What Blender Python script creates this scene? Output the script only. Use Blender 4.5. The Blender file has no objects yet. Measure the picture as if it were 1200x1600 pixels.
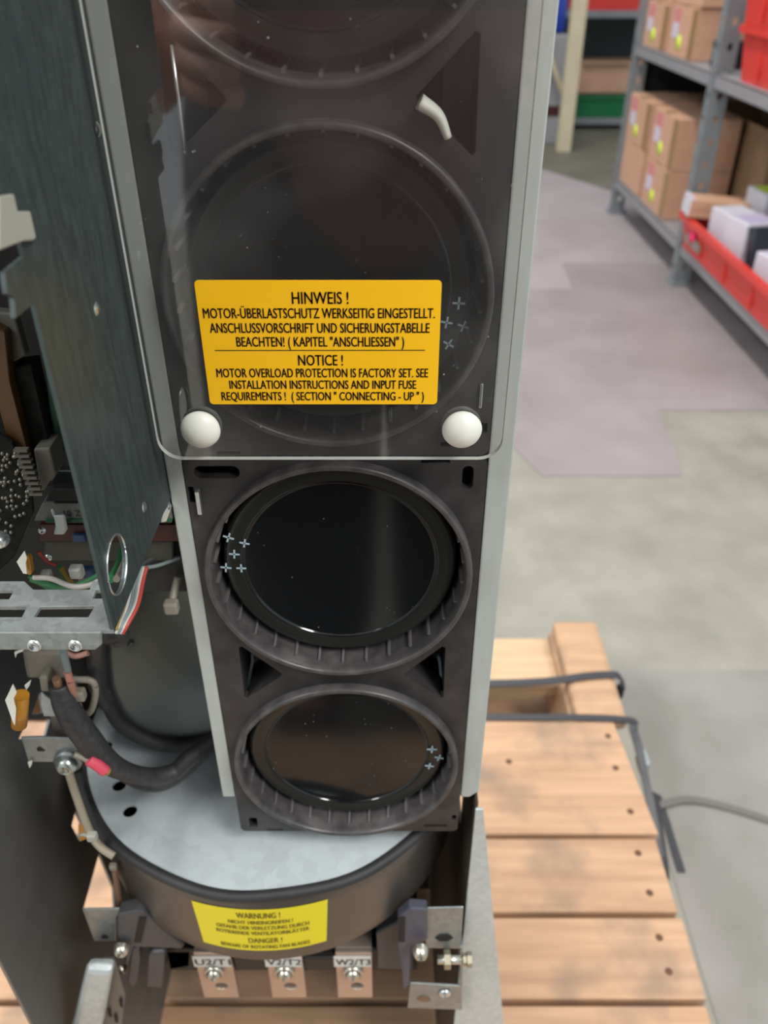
import bpy, bmesh, math, random
from mathutils import Vector, Matrix
from mathutils.geometry import tessellate_polygon
random.seed(7)
C = bpy.context.scene
COL = C.collection
PI = math.pi
R = math.radians

# ------------------------------------------------------------------ camera
FPX, PITCH, CY, CZ = 1290.0, R(34.3), -0.246, 0.88
cam_d = bpy.data.cameras.new('camera'); cam = bpy.data.objects.new('camera', cam_d); COL.objects.link(cam)
cam.location = (0, CY, CZ); cam.rotation_euler = (PI/2 - PITCH, 0, 0)
cam_d.sensor_fit = 'VERTICAL'; cam_d.sensor_height = 36; cam_d.sensor_width = 27
cam_d.lens = FPX/1600*36; cam_d.clip_start = 0.01; cam_d.clip_end = 100
cam_d.dof.use_dof = True; cam_d.dof.focus_distance = 0.27; cam_d.dof.aperture_fstop = 14.0
C.camera = cam

# ------------------------------------------------------------------ world, lights, exposure
w = bpy.data.worlds.new('world'); C.world = w; w.use_nodes = True
w.node_tree.nodes['Background'].inputs[0].default_value = (0.86, 0.95, 1.0, 1)
w.node_tree.nodes['Background'].inputs[1].default_value = 0.62
C.view_settings.view_transform = 'Standard'; C.view_settings.look = 'None'
C.view_settings.exposure = 0.38; C.view_settings.gamma = 1; C.view_settings.use_curve_mapping = False
def area(name, loc, rot, sx, sy, power, col):
    l = bpy.data.lights.new(name, 'AREA'); l.shape = 'RECTANGLE'; l.size = sx; l.size_y = sy
    l.energy = power; l.color = col
    o = bpy.data.objects.new(name, l); COL.objects.link(o); o.location = loc; o.rotation_euler = rot
    return o
area('aisle_lamp', (-0.25, 1.5, 3.3), (0, 0, 0), 0.3, 4.0, 85, (1.0, 0.95, 0.93))
area('front_fill_light', (1.5, -1.7, 3.0), (R(-30), R(26), 0), 0.5, 2.4, 120, (1.0, 0.98, 0.94))  # added front-right fill to brighten strips and cover, no known source
area('left_fill_light', (-1.9, -1.0, 2.8), (R(-16), R(-34), 0), 0.5, 2.4, 75, (1.0, 0.98, 0.95))  # weaker fill added for the left parts, no known source

# ------------------------------------------------------------------ helpers
_c, _s = math.cos(PITCH), math.sin(PITCH)
def _ray(px, py):
    t = (py-800)/FPX
    return (px-600)/FPX, _c - t*_s, _s + t*_c
def PX(px, py, x):            # measured point on a plane x = const
    a, Y, h = _ray(px, py); d = x/a
    return Vector((x, Y*d+CY, CZ-h*d))
def PY(px, py, y):            # measured point on a plane y = const
    a, Y, h = _ray(px, py); d = (y-CY)/Y
    return Vector((a*d, y, CZ-h*d))
def PZ(px, py, z):            # measured point on a plane z = const
    a, Y, h = _ray(px, py); d = (CZ-z)/h
    return Vector((a*d, Y*d+CY, z))

def mat(name, col, rough=0.5, metal=0.0, var=0.0, scale=20, bump=0.0, stretch=(1,1,1), col2=None, spec=0.5, detail=4, vor=False, rvar=0.0, trans=0):
    m = bpy.data.materials.new(name); m.use_nodes = True
    nt = m.node_tree; b = nt.nodes['Principled BSDF']
    b.inputs['Base Color'].default_value = (*col, 1); b.inputs['Roughness'].default_value = rough
    b.inputs['Metallic'].default_value = metal; b.inputs['Specular IOR Level'].default_value = spec
    if var or bump or col2 or rvar:
        tc = nt.nodes.new('ShaderNodeTexCoord'); mp = nt.nodes.new('ShaderNodeMapping')
        mp.inputs['Scale'].default_value = stretch
        nt.links.new(tc.outputs['Object'], mp.inputs['Vector'])
        if vor:
            n = nt.nodes.new('ShaderNodeTexVoronoi'); n.inputs['Scale'].default_value = scale
            sep = nt.nodes.new('ShaderNodeSeparateColor'); nt.links.new(n.outputs['Color'], sep.inputs[0]); out = sep.outputs[0]
        else:
            n = nt.nodes.new('ShaderNodeTexNoise'); n.inputs['Scale'].default_value = scale; n.inputs['Detail'].default_value = detail
            out = n.outputs['Fac']
        nt.links.new(mp.outputs[0], n.inputs['Vector'])
        cr = nt.nodes.new('ShaderNodeValToRGB')
        cr.color_ramp.elements[0].position = 0.0 if vor else 0.32; cr.color_ramp.elements[1].position = 1.0 if vor else 0.68
        c2 = col2 or tuple(min(1, x*(1+var)) for x in col); c1 = col if col2 else tuple(x*(1-var) for x in col)
        cr.color_ramp.elements[0].color = (*c1, 1); cr.color_ramp.elements[1].color = (*c2, 1)
        nt.links.new(out, cr.inputs[0]); nt.links.new(cr.outputs[0], b.inputs['Base Color'])
        if rvar:
            mr = nt.nodes.new('ShaderNodeMapRange'); mr.inputs[3].default_value = rough-rvar; mr.inputs[4].default_value = rough+rvar
            nt.links.new(out, mr.inputs[0]); nt.links.new(mr.outputs[0], b.inputs['Roughness'])
        if bump:
            bp = nt.nodes.new('ShaderNodeBump'); bp.inputs['Strength'].default_value = bump; bp.inputs['Distance'].default_value = 0.001
            nt.links.new(out, bp.inputs['Height']); nt.links.new(bp.outputs[0], b.inputs['Normal'])
    return m

def put(name, bm, m, parent=None, smooth=False, bevel=0.0, label=None):
    if isinstance(bm, bmesh.types.BMesh):
        bmesh.ops.recalc_face_normals(bm, faces=bm.faces)
        me = bpy.data.meshes.new(name); bm.to_mesh(me); bm.free()
    else: me = bm
    for x in (m if isinstance(m, (list, tuple)) else [m]): me.materials.append(x)
    if smooth:
        for p in me.polygons: p.use_smooth = True
    o = bpy.data.objects.new(name, me); COL.objects.link(o)
    if parent is not None:
        o.parent = parent
        if parent.parent is None and not parent.get('_local'):
            o.matrix_parent_inverse = Matrix.Translation(-Vector(parent.location))
    if bevel:
        b = o.modifiers.new('bevel', 'BEVEL'); b.width = bevel; b.segments = 2; b.limit_method = 'ANGLE'; b.angle_limit = R(40)
    if smooth == 'auto' : pass
    if label: o['label'] = label
    return o
def tag(o, label=None, cat=None, group=None, kind=None):
    if label: o['label'] = label
    if cat: o['category'] = cat
    if group: o['group'] = group
    if kind: o['kind'] = kind
    return o
def thing(name, label, cat, loc=(0,0,0), group=None, local=False, rz=0):
    o = bpy.data.objects.new(name, None); COL.objects.link(o); o.location = loc; o.empty_display_size = 0.02
    o.rotation_euler = (0, 0, rz)
    if local: o['_local'] = 1
    return tag(o, label, cat, group)

def box(bm, x0, x1, y0, y1, z0, z1, mi=0, M=None):
    vs = [bm.verts.new((x, y, z)) for x in (x0, x1) for y in (y0, y1) for z in (z0, z1)]
    fs = [(0,1,3,2), (4,6,7,5), (0,4,5,1), (2,3,7,6), (0,2,6,4), (1,5,7,3)]
    for f in fs:
        fc = bm.faces.new([vs[i] for i in f]); fc.material_index = mi
    if M is not None:
        for v in vs: v.co = M @ v.co
    return vs
def bx(*a, **k):
    bm = bmesh.new(); box(bm, *a, **k); return bm
def poly(bm, outer, holes, th, F, mi=0):
    """flat plate with holes; F maps (u, v, w) to world, w in 0..th"""
    loops = [outer] + list(holes)
    tris = tessellate_polygon([[Vector((p[0], p[1], 0)) for p in l] for l in loops])
    flat = [p for l in loops for p in l]
    A = [bm.verts.new(F(p[0], p[1], 0)) for p in flat]; B = [bm.verts.new(F(p[0], p[1], th)) for p in flat]
    for t in tris:
        if len(set(t)) < 3: continue
        try:
            bm.faces.new([A[i] for i in t]).material_index = mi; bm.faces.new([B[i] for i in reversed(t)]).material_index = mi
        except ValueError: pass
    k = 0
    for l in loops:
        n = len(l)
        for i in range(n):
            a, b = k+i, k+(i+1) % n
            bm.faces.new([A[a], A[b], B[b], B[a]]).material_index = mi if len(loops) < 0 else mi
        k += n
    return A, B
FY = lambda y: (lambda u, v, w: Vector((u, y+w, v)))      # plate facing front, thickness backwards
FX = lambda x: (lambda u, v, w: Vector((x-w, u, v)))      # plate facing +x
FZ = lambda z: (lambda u, v, w: Vector((u, v, z-w)))      # plate facing up
def circ(cx, cy, r, n=24, ry=None): return [(cx+r*math.cos(2*PI*i/n), cy+(ry or r)*math.sin(2*PI*i/n)) for i in range(n)]
def rrect(x0, x1, y0, y1, r, n=6):
    pts = []
    for cx, cy, a in ((x1-r, y0+r, -90), (x1-r, y1-r, 0), (x0+r, y1-r, 90), (x0+r, y0+r, 180)):
        for i in range(n+1):
            t = R(a + 90*i/n); pts.append((cx+r*math.cos(t), cy+r*math.sin(t)))
    return pts
def rect(x0, x1, y0, y1): return [(x0, y0), (x1, y0), (x1, y1), (x0, y1)]
def plate(name, m, parent, F, outer, holes=(), th=0.001, bevel=0.0, label=None):
    bm = bmesh.new(); poly(bm, outer, holes, th, F)
    return put(name, bm, m, parent, bevel=bevel, label=label)
def smoothpath(pts, n=8):
    P = [Vector(p) for p in pts]
    if len(P) < 3: return P
    P = [2*P[0]-P[1]] + P + [2*P[-1]-P[-2]]; out = []
    for i in range(1, len(P)-2):
        a, b, c, d = P[i-1:i+3]
        for k in range(n):
            t = k/n
            out.append(0.5*((2*b) + (c-a)*t + (2*a-5*b+4*c-d)*t*t + (3*b-a-3*c+d)*t**3))
    out.append(P[-2]); return out
def tube(bm, pts, r, seg=10, n=8, closed=False, flat=1.0, mi=0, up=Vector((0,0,1))):
    P = smoothpath(pts, n) if n > 1 else [Vector(p) for p in pts]
    N = len(P); rings = []
    for i, p in enumerate(P):
        a = P[(i-1) % N] if closed or i > 0 else P[0]; b = P[(i+1) % N] if closed or i < N-1 else P[-1]
        t = (b-a).normalized(); u = t.cross(up)
        if u.length < 1e-3: u = t.cross(Vector((0,1,0)))
        u.normalize(); v = u.cross(t)
        rr = r(i/(N-1)) if callable(r) else r
        rings.append([bm.verts.new(p + u*rr*math.cos(2*PI*k/seg) + v*rr*flat*math.sin(2*PI*k/seg)) for k in range(seg)])
    for i in range(N if closed else N-1):
        A, B = rings[i], rings[(i+1) % N]
        for k in range(seg):
            f = bm.faces.new([A[k], A[(k+1) % seg], B[(k+1) % seg], B[k]]); f.material_index = mi; f.smooth = True
    if not closed:
        bm.faces.new(rings[0]).material_index = mi; bm.faces.new(rings[-1][::-1]).material_index = mi
def tb(*a, **k):
    bm = bmesh.new(); tube(bm, *a, **k); return bm
def lathe(bm, prof, M, seg=48, mi=0, smooth=True):
    """prof: (radius, axial); axis = local z of M"""
    rings = []
    for r, z in prof:
        if r < 1e-6: rings.append([bm.verts.new(M @ Vector((0, 0, z)))])
        else: rings.append([bm.verts.new(M @ Vector((r*math.cos(2*PI*k/seg), r*math.sin(2*PI*k/seg), z))) for k in range(seg)])
    for A, B in zip(rings, rings[1:]):
        for k in range(seg):
            k2 = (k+1) % seg
            if len(A) == 1 and len(B) == 1: continue
            if len(A) == 1: f = bm.faces.new([A[0], B[k], B[k2]])
            elif len(B) == 1: f = bm.faces.new([A[k], A[k2], B[0]])
            else: f = bm.faces.new([A[k], A[k2], B[k2], B[k]])
            f.material_index = mi; f.smooth = smooth
def MY(x, y, z):     # lathe axis +z_local -> world -y (towards camera)
    return Matrix.Translation((x, y, z)) @ Matrix.Rotation(PI/2, 4, 'X')
def MXp(x, y, z):    # axis -> world +x
    return Matrix.Translation((x, y, z)) @ Matrix.Rotation(PI/2, 4, 'Y')
def MZ(x, y, z): return Matrix.Translation((x, y, z))
def lt(*a, **k):
    bm = bmesh.new(); lathe(bm, *a, **k); return bm
def screw_prof(r, h): return [(0, 0), (0.42*r, 0), (0.42*r, h*0.95), (0.5*r, h), (0.8*r, h*0.8), (r, h*0.3), (r, 0), (0, 0)][1:]
def screw(name, m, parent, M, r, h, socket=True, label=None):
    bm = bmesh.new()
    lathe(bm, [(0, h*0.35), (0.38*r, h*0.35), (0.42*r, h), (0.62*r, h*0.95), (0.88*r, h*0.66), (r, h*0.2), (r, 0)], M, 20)
    return put(name, bm, m, parent, label=label)
_txt = {}
def text_mesh(s):
    if s in _txt: return _txt[s]
    cu = bpy.data.curves.new('t', 'FONT'); cu.body = s; cu.size = 1; cu.resolution_u = 3; cu.extrude = 0; cu.fill_mode = 'FRONT'
    o = bpy.data.objects.new('t', cu); COL.objects.link(o)
    dg = bpy.context.evaluated_depsgraph_get()
    me = bpy.data.meshes.new_from_object(o.evaluated_get(dg))
    V = [v.co.copy() for v in me.vertices]; Fs = [tuple(p.vertices) for p in me.polygons]
    bpy.data.objects.remove(o); bpy.data.curves.remove(cu); bpy.data.meshes.remove(me)
    _txt[s] = (V, Fs); return _txt[s]
def add_text(bm, s, x0, x1, yb, h, G, mi=1, embolden=0.0):
    """text between x0..x1, baseline yb, cap height h, mapped by G(u, v)"""
    V, Fs = text_mesh(s)
    mx0 = min(v.x for v in V); mx1 = max(v.x for v in V)
    sx = (x1-x0)/(mx1-mx0); sy = h/0.70
    offs = [(0, 0)] if not embolden else [(0, 0), (embolden, 0)]
    for ox, oy in offs:
        vs = [bm.verts.new(G(x0+(v.x-mx0)*sx+ox, yb+v.y*sy+oy)) for v in V]
        for f in Fs:
            try: bm.faces.new([vs[i] for i in f]).material_index = mi
            except ValueError: pass

# ------------------------------------------------------------------ materials
galv = mat('galvanised_sheet', (0.30, 0.33, 0.33), 0.42, 0.75, 0.10, 260, 0.02, vor=True)
galv_b = mat('galvanised_bracket', (0.24, 0.265, 0.26), 0.42, 0.35, 0.14, 420, 0.04, vor=True)
galv_light = mat('galvanised_light', (0.50, 0.55, 0.55), 0.5, 0.35, 0.07, 320, 0.02, vor=True)
strip_m = mat('zinc_strip', (0.40, 0.435, 0.41), 0.5, 0.1, 0.05, 200, 0.02, stretch=(1,1,0.15))
panel_m = mat('zinc_panel', (0.075, 0.10, 0.10), 0.46, 0.6, 0.17, 520, 0.02, stretch=(1,1,0.22), rvar=0.08, detail=3)
wall_m = mat('drive_wall_zinc', (0.20, 0.20, 0.19), 0.45, 0.5, 0.08, 30, 0.0)
dark_sheet = mat('dark_zinc', (0.17, 0.19, 0.185), 0.4, 0.7, 0.08, 20)
disc_m = mat('zinc_disc', (0.52, 0.58, 0.60), 0.45, 0.25, 0.06, 160, 0.02, vor=True)
drum_m = mat('drum_side', (0.13, 0.12, 0.11), 0.38, 0.75, 0.05, 12)
plastic = mat('black_plastic', (0.030, 0.0275, 0.028), 0.45, 0, 0.5, 60, 0.15, detail=9)
plastic_rim = mat('black_plastic_rim', (0.058, 0.054, 0.054), 0.36, 0, 0.35, 160, 0.1, detail=8)
rib_m = mat('rib_gleam', (0.12, 0.115, 0.115), 0.3)  # lighter tone paints in the gleam along the ribs
capm = mat('capacitor_face', (0.006, 0.007, 0.008), 0.10, 0, spec=0.5)
def dust(m, sc=300):
    nt = m.node_tree; b = nt.nodes['Principled BSDF']; tc = nt.nodes.new('ShaderNodeTexCoord'); v = nt.nodes.new('ShaderNodeTexVoronoi'); v.inputs['Scale'].default_value = sc
    n = nt.nodes.new('ShaderNodeTexNoise'); n.inputs['Scale'].default_value = 70
    r = nt.nodes.new('ShaderNodeMapRange'); r.inputs[1].default_value = .05; r.inputs[2].default_value = .10; r.inputs[3].default_value = 1; r.inputs[4].default_value = 0
    r2 = nt.nodes.new('ShaderNodeMapRange'); r2.inputs[1].default_value = .52; r2.inputs[2].default_value = .62; mu = nt.nodes.new('ShaderNodeMath'); mu.operation = 'MULTIPLY'
    mx = nt.nodes.new('ShaderNodeMixRGB'); mx.inputs[1].default_value = b.inputs['Base Color'].default_value[:]; mx.inputs[2].default_value = (.3, .32, .3, 1)
    nt.links.new(tc.outputs['Object'], v.inputs[0]); nt.links.new(tc.outputs['Object'], n.inputs[0]); nt.links.new(v.outputs['Distance'], r.inputs[0]); nt.links.new(n.outputs[0], r2.inputs[0])
    nt.links.new(r.outputs[0], mu.inputs[0]); nt.links.new(r2.outputs[0], mu.inputs[1]); nt.links.new(mu.outputs[0], mx.inputs[0]); nt.links.new(mx.outputs[0], b.inputs['Base Color'])
dust(capm)
capband = mat('capacitor_band', (0.016, 0.017, 0.015), 0.22, 0, spec=0.5)
rubber = mat('rubber_trim', (0.022, 0.022, 0.023), 0.6, 0, 0.3, 60, 0.15)
sleeve = mat('braided_sleeve', (0.028, 0.028, 0.03), 0.55, 0, 0.3, 400, 0.2)
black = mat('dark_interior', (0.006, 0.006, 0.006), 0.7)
screw_m = mat('zinc_screw', (0.55, 0.53, 0.45), 0.28, 0.9)
steel = mat('bright_steel', (0.62, 0.66, 0.66), 0.25, 0.9)
busbar_m = mat('tinned_copper', (0.52, 0.42, 0.35), 0.34, 0.7, 0.06, 60)
white_p = mat('white_nylon', (0.72, 0.73, 0.66), 0.4, 0)
cream_p = mat('cream_plastic', (0.34, 0.34, 0.28), 0.5, 0, 0.05, 30)
beige_p = mat('beige_plastic', (0.22, 0.20, 0.16), 0.5, 0, 0.06, 30)
mark_m = mat('pale_cross', (0.42, 0.55, 0.62), 0.5)
yellow = mat('notice_yellow', (0.98, 0.54, 0.003), 0.5, 0)
yellow2 = mat('danger_yellow', (0.72, 0.62, 0.015), 0.4, 0)
ink = mat('black_ink', (0.015, 0.013, 0.01), 0.5)
ink2 = mat('faded_ink', (0.10, 0.085, 0.01), 0.5)
label_w = mat('white_label', (0.60, 0.60, 0.57), 0.5)
shade_b = mat('shaded_beige_plastic', (0.085, 0.082, 0.066), 0.5, 0, 0.05, 30)  # darker copy of the beige, compartment shade put into the colour
pcb = mat('green_board', (0.012, 0.07, 0.035), 0.4, 0, 0.3, 120)
pcb_dark = mat('dark_board', (0.010, 0.012, 0.009), 0.8, 0, 0.4, 200, spec=0.15)
solder = mat('solder', (0.16, 0.15, 0.12), 0.35, 0.6)
orange_m = mat('orange_relay', (0.075, 0.032, 0.006), 0.5, 0, 0.2, 40)  # orange lowered to paint in the compartment's darkness
kapton = mat('amber_tape', (0.45, 0.20, 0.02), 0.3, 0, 0.1, 40)
redw = mat('red_wire', (0.38, 0.05, 0.04), 0.45); greenw = mat('green_wire', (0.03, 0.16, 0.06), 0.45)
greyw = mat('grey_wire', (0.15, 0.19, 0.19), 0.45); whitew = mat('white_wire', (0.42, 0.40, 0.36), 0.45)
brownw = mat('brown_wire', (0.16, 0.09, 0.05), 0.45); yelloww = mat('ochre_wire', (0.30, 0.20, 0.03), 0.45)
bluew = mat('blue_plug', (0.02, 0.06, 0.15), 0.45); pinkw = mat('pink_shrink', (0.62, 0.07, 0.11), 0.45)
darkred = mat('dark_red', (0.05, 0.008, 0.007), 0.5)

def glass_mat():
    m = bpy.data.materials.new('clear_cover'); m.use_nodes = True; nt = m.node_tree; nt.nodes.clear()
    out = nt.nodes.new('ShaderNodeOutputMaterial'); tr = nt.nodes.new('ShaderNodeBsdfTransparent'); gl = nt.nodes.new('ShaderNodeBsdfGlossy')
    df = nt.nodes.new('ShaderNodeBsdfDiffuse'); fr = nt.nodes.new('ShaderNodeFresnel'); m1 = nt.nodes.new('ShaderNodeMixShader'); m2 = nt.nodes.new('ShaderNodeMixShader')
    tr.inputs[0].default_value = (0.985, 0.985, 0.98, 1); gl.inputs['Roughness'].default_value = 0.04
    fr.inputs['IOR'].default_value = 1.7
    tc = nt.nodes.new('ShaderNodeTexCoord')
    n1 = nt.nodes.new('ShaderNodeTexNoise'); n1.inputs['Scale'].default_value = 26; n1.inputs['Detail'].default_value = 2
    r1 = nt.nodes.new('ShaderNodeMapRange'); r1.inputs[1].default_value = 0.5; r1.inputs[2].default_value = 0.8; r1.inputs[3].default_value = 0.012; r1.inputs[4].default_value = 0.04  # noisy diffuse haze paints in a broad grey reflection
    v = nt.nodes.new('ShaderNodeTexVoronoi'); v.inputs['Scale'].default_value = 260
    r2 = nt.nodes.new('ShaderNodeMapRange'); r2.inputs[1].default_value = 0.05; r2.inputs[2].default_value = 0.09; r2.inputs[3].default_value = 0.5; r2.inputs[4].default_value = 0.0
    n3 = nt.nodes.new('ShaderNodeTexNoise'); n3.inputs['Scale'].default_value = 90
    r3 = nt.nodes.new('ShaderNodeMapRange'); r3.inputs[1].default_value = 0.60; r3.inputs[2].default_value = 0.66
    mu = nt.nodes.new('ShaderNodeMath'); mu.operation = 'MULTIPLY'; ad = nt.nodes.new('ShaderNodeMath'); ad.operation = 'ADD'
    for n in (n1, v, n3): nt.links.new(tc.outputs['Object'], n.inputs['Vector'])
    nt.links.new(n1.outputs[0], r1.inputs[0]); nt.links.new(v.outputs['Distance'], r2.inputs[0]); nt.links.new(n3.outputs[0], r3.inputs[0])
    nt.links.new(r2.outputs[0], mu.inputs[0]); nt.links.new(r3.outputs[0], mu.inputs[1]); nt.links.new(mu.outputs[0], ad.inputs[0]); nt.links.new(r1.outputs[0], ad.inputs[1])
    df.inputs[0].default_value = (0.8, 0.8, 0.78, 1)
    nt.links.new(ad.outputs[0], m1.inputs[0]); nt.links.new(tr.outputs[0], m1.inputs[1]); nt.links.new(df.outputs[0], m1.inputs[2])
    ge = nt.nodes.new('ShaderNodeNewGeometry'); sb = nt.nodes.new('ShaderNodeMath'); sb.operation = 'SUBTRACT'; sb.inputs[0].default_value = 1
    mf = nt.nodes.new('ShaderNodeMath'); mf.operation = 'MULTIPLY'; mf2 = nt.nodes.new('ShaderNodeMath'); mf2.operation = 'MULTIPLY'; mf2.inputs[1].default_value = 2.0
    nt.links.new(ge.outputs['Backfacing'], sb.inputs[1]); nt.links.new(sb.outputs[0], mf.inputs[0]); nt.links.new(fr.outputs[0], mf.inputs[1]); nt.links.new(mf.outputs[0], mf2.inputs[0])
    nt.links.new(mf2.outputs[0], m2.inputs[0]); nt.links.new(m1.outputs[0], m2.inputs[1]); nt.links.new(gl.outputs[0], m2.inputs[2])
    nt.links.new(m2.outputs[0], out.inputs[0]); return m
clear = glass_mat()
clear_edge = mat('lit_cover_edge', (0.55, 0.56, 0.52), 0.35)  # pale opaque colour paints in the bright line along the cut edge

def wood_mat(name, c1, c2, dirt=0.5):
    m = bpy.data.materials.new(name); m.use_nodes = True; nt = m.node_tree; b = nt.nodes['Principled BSDF']; b.inputs['Roughness'].default_value = 0.7
    tc = nt.nodes.new('ShaderNodeTexCoord'); oi = nt.nodes.new('ShaderNodeObjectInfo'); va = nt.nodes.new('ShaderNodeVectorMath'); va.operation = 'ADD'
    nt.links.new(tc.outputs['Object'], va.inputs[0]); nt.links.new(oi.outputs['Random'], va.inputs[1])
    mp = nt.nodes.new('ShaderNodeMapping'); mp.inputs['Scale'].default_value = (1.2, 16, 16); nt.links.new(va.outputs[0], mp.inputs[0])
    n = nt.nodes.new('ShaderNodeTexNoise'); n.inputs['Scale'].default_value = 6; n.inputs['Detail'].default_value = 6; nt.links.new(mp.outputs[0], n.inputs[0])
    cr = nt.nodes.new('ShaderNodeValToRGB'); cr.color_ramp.elements[0].position = 0.3; cr.color_ramp.elements[1].position = 0.7
    cr.color_ramp.elements[0].color = (*c1, 1); cr.color_ramp.elements[1].color = (*c2, 1); nt.links.new(n.outputs[0], cr.inputs[0])
    n2 = nt.nodes.new('ShaderNodeTexNoise'); n2.inputs['Scale'].default_value = 14; n2.inputs['Detail'].default_value = 5; nt.links.new(va.outputs[0], n2.inputs[0])
    r2 = nt.nodes.new('ShaderNodeMapRange'); r2.inputs[1].default_value = 0.50; r2.inputs[2].default_value = 0.68; r2.inputs[4].default_value = dirt; nt.links.new(n2.outputs[0], r2.inputs[0])
    mx = nt.nodes.new('ShaderNodeMixRGB'); mx.inputs[2].default_value = (0.20, 0.15, 0.11, 1); nt.links.new(r2.outputs[0], mx.inputs[0]); nt.links.new(cr.outputs[0], mx.inputs[1])
    nt.links.new(mx.outputs[0], b.inputs['Base Color'])
    bp = nt.nodes.new('ShaderNodeBump'); bp.inputs['Strength'].default_value = 0.2; bp.inputs['Distance'].default_value = 0.001
    nt.links.new(n.outputs[0], bp.inputs['Height']); nt.links.new(bp.outputs[0], b.inputs['Normal']); return m
wood = wood_mat('pallet_wood', (0.38, 0.225, 0.13), (0.52, 0.325, 0.195), 0.7)
wood_b = wood_mat('stringer_wood', (0.36, 0.22, 0.13), (0.50, 0.32, 0.19))
wood_l = wood_mat('pale_wood', (0.46, 0.31, 0.185), (0.56, 0.39, 0.24), 0.3)
nail_m = mat('rusty_nail', (0.10, 0.045, 0.02), 0.7)
def floor_mat(name, a, b, sc=5):
    return mat(name, a, 0.62, 0, 0.1, sc, 0.05, col2=b, detail=8, rvar=0.08)
fl_base = floor_mat('concrete_greenish', (0.215, 0.205, 0.165), (0.285, 0.27, 0.225), 9)
fl_lil = floor_mat('coating_lilac', (0.241, 0.202, 0.202), (0.297, 0.254, 0.254), 5)
fl_lill = floor_mat('coating_pale_lilac', (0.310, 0.267, 0.267), (0.361, 0.310, 0.314), 5)
fl_dark = floor_mat('coating_grey', (0.181, 0.172, 0.150), (0.258, 0.245, 0.224), 7)
fl_oli = floor_mat('floor_olive', (0.120, 0.112, 0.082), (0.163, 0.146, 0.112), 5)
shelf_m = mat('shelf_steel', (0.23, 0.25, 0.26), 0.5, 0.3, 0.08, 30)
shelf_lip = mat('shelf_tray', (0.30, 0.29, 0.30), 0.5, 0.2, 0.05, 30)
card = mat('cardboard', (0.55, 0.32, 0.205), 0.75, 0, 0.06, 30)
tape_m = mat('packing_tape', (0.30, 0.18, 0.08), 0.35)
pinkl = mat('pink_label', (0.62, 0.22, 0.22), 0.5); lilacl = mat('lilac_label', (0.60, 0.55, 0.64), 0.5); limed = mat('lime_dot', (0.62, 0.80, 0.06), 0.5)
red_bin = mat('red_plastic', (0.66, 0.045, 0.035), 0.4, 0, 0.04, 10)
green_bin = mat('green_plastic', (0.01, 0.16, 0.055), 0.4, 0, 0.05, 10)
blue_p = mat('blue_plastic', (0.008, 0.04, 0.33), 0.4, 0, 0.05, 10)
cream_rack = mat('cream_paint', (0.58, 0.50, 0.34), 0.5, 0, 0.05, 10)
pack_w = mat('white_pack', (0.62, 0.60, 0.66), 0.4); pack_l = mat('lilac_pack', (0.50, 0.44, 0.62), 0.4); pack_k = mat('black_pack', (0.03, 0.035, 0.05), 0.35)
foil = mat('clear_film', (0.42, 0.42, 0.38), 0.3, 0.1, 0.15, 20)
strap_m = mat('black_strap', (0.035, 0.035, 0.04), 0.45)

# ------------------------------------------------------------------ setting
fl = put('floor', bx(-4, 5, -3, 9, -0.02, 0.0), fl_base); tag(fl, 'worn concrete warehouse floor with patched coatings', kind='structure')
def patch(m, pts, th=0.0012):
    return plate('floor_coating', m, fl, FZ(th), pts, th=th)
patch(fl_lil, [(-4, 2.28), (-4, 1.30), (.27, 1.30), (.32, 1.17), (.60, 1.17), (.62, 1.29), (.632, 1.458), (5, 1.458), (5, 2.54), (.60, 2.54), (.59, 2.28)], 0.002)
patch(fl_lill, [(-4, 2.28), (.59, 2.28), (.60, 2.54), (5, 2.54), (5, 3.3), (1.3, 3.3), (1.05, 3.45), (.77, 3.97), (.5, 4.2), (-4, 4.2)], 0.0014)
patch(fl_oli, [(-4, 4.2), (.5, 4.2), (.77, 3.97), (1.05, 3.45), (1.3, 3.3), (5, 3.3), (5, 9), (-4, 9)], 0.0009)
patch(fl_dark, [(.30, -3), (5, -3), (5, .62), (.335, .63)], 0.0011)
rw = put('wall_back', bx(-4, 5, 7.0, 7.1, 0, 3.2), mat('hall_wall', (0.055, 0.065, 0.065), 0.8, 0, 0.1, 3)); tag(rw, 'dark hall wall behind the rear racks', kind='structure')

# ------------------------------------------------------------------ pallet
PT = 0.14
pal = thing('wooden_pallet', 'wooden pallet of pale orange boards under the open drive unit', 'pallet', (-0.1, 0.25, 0))
XL, XR = -0.52, 0.276
def nail(par, px, py):
    p = PZ(px, py, PT); put('nail', lt([(0, 0.0006), (0.0026, 0.0006), (0.0036, 0.0)], MZ(p.x, p.y, PT), 10), nail_m, par)
bounds = [(0.4085, 0.2605), (0.2555, 0.1785), (0.1735, 0.1015), (0.0965, 0.0255), (0.0205, -0.055), (-0.06, -0.135), (-0.14, -0.22), (-0.225, -0.30), (-0.305, -0.375)]
nails = {0: [(795,1190), (950,1150), (962,1200), (985,1268)], 1: [(997,1333), (1015,1395)], 2: [(1030,1465), (1045,1518)]}
for i, (ya, yb) in enumerate(bounds):
    rx = XR + random.uniform(-0.003, 0.001) + (0.004 if i == 0 else 0)
    bm = bx(XL, rx, yb, ya, PT-0.02, PT)
    if i == 0:   # chamfered far right corner
        for v in bm.verts:
            if v.co.x > 0 and v.co.y > 0.4: v.co.x -= 0.012
    b = put('deck_board', bm, wood, pal, bevel=0.0018)
    for n_ in nails.get(i, []): nail(b, *n_)
for x0, x1 in ((0.222, 0.270), (-0.12, -0.07), (-0.51, -0.46)):
    put('stringer', bx(x0, x1, -0.37, 0.585, 0.022, PT-0.0201), wood_b, pal, bevel=0.004)
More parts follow.
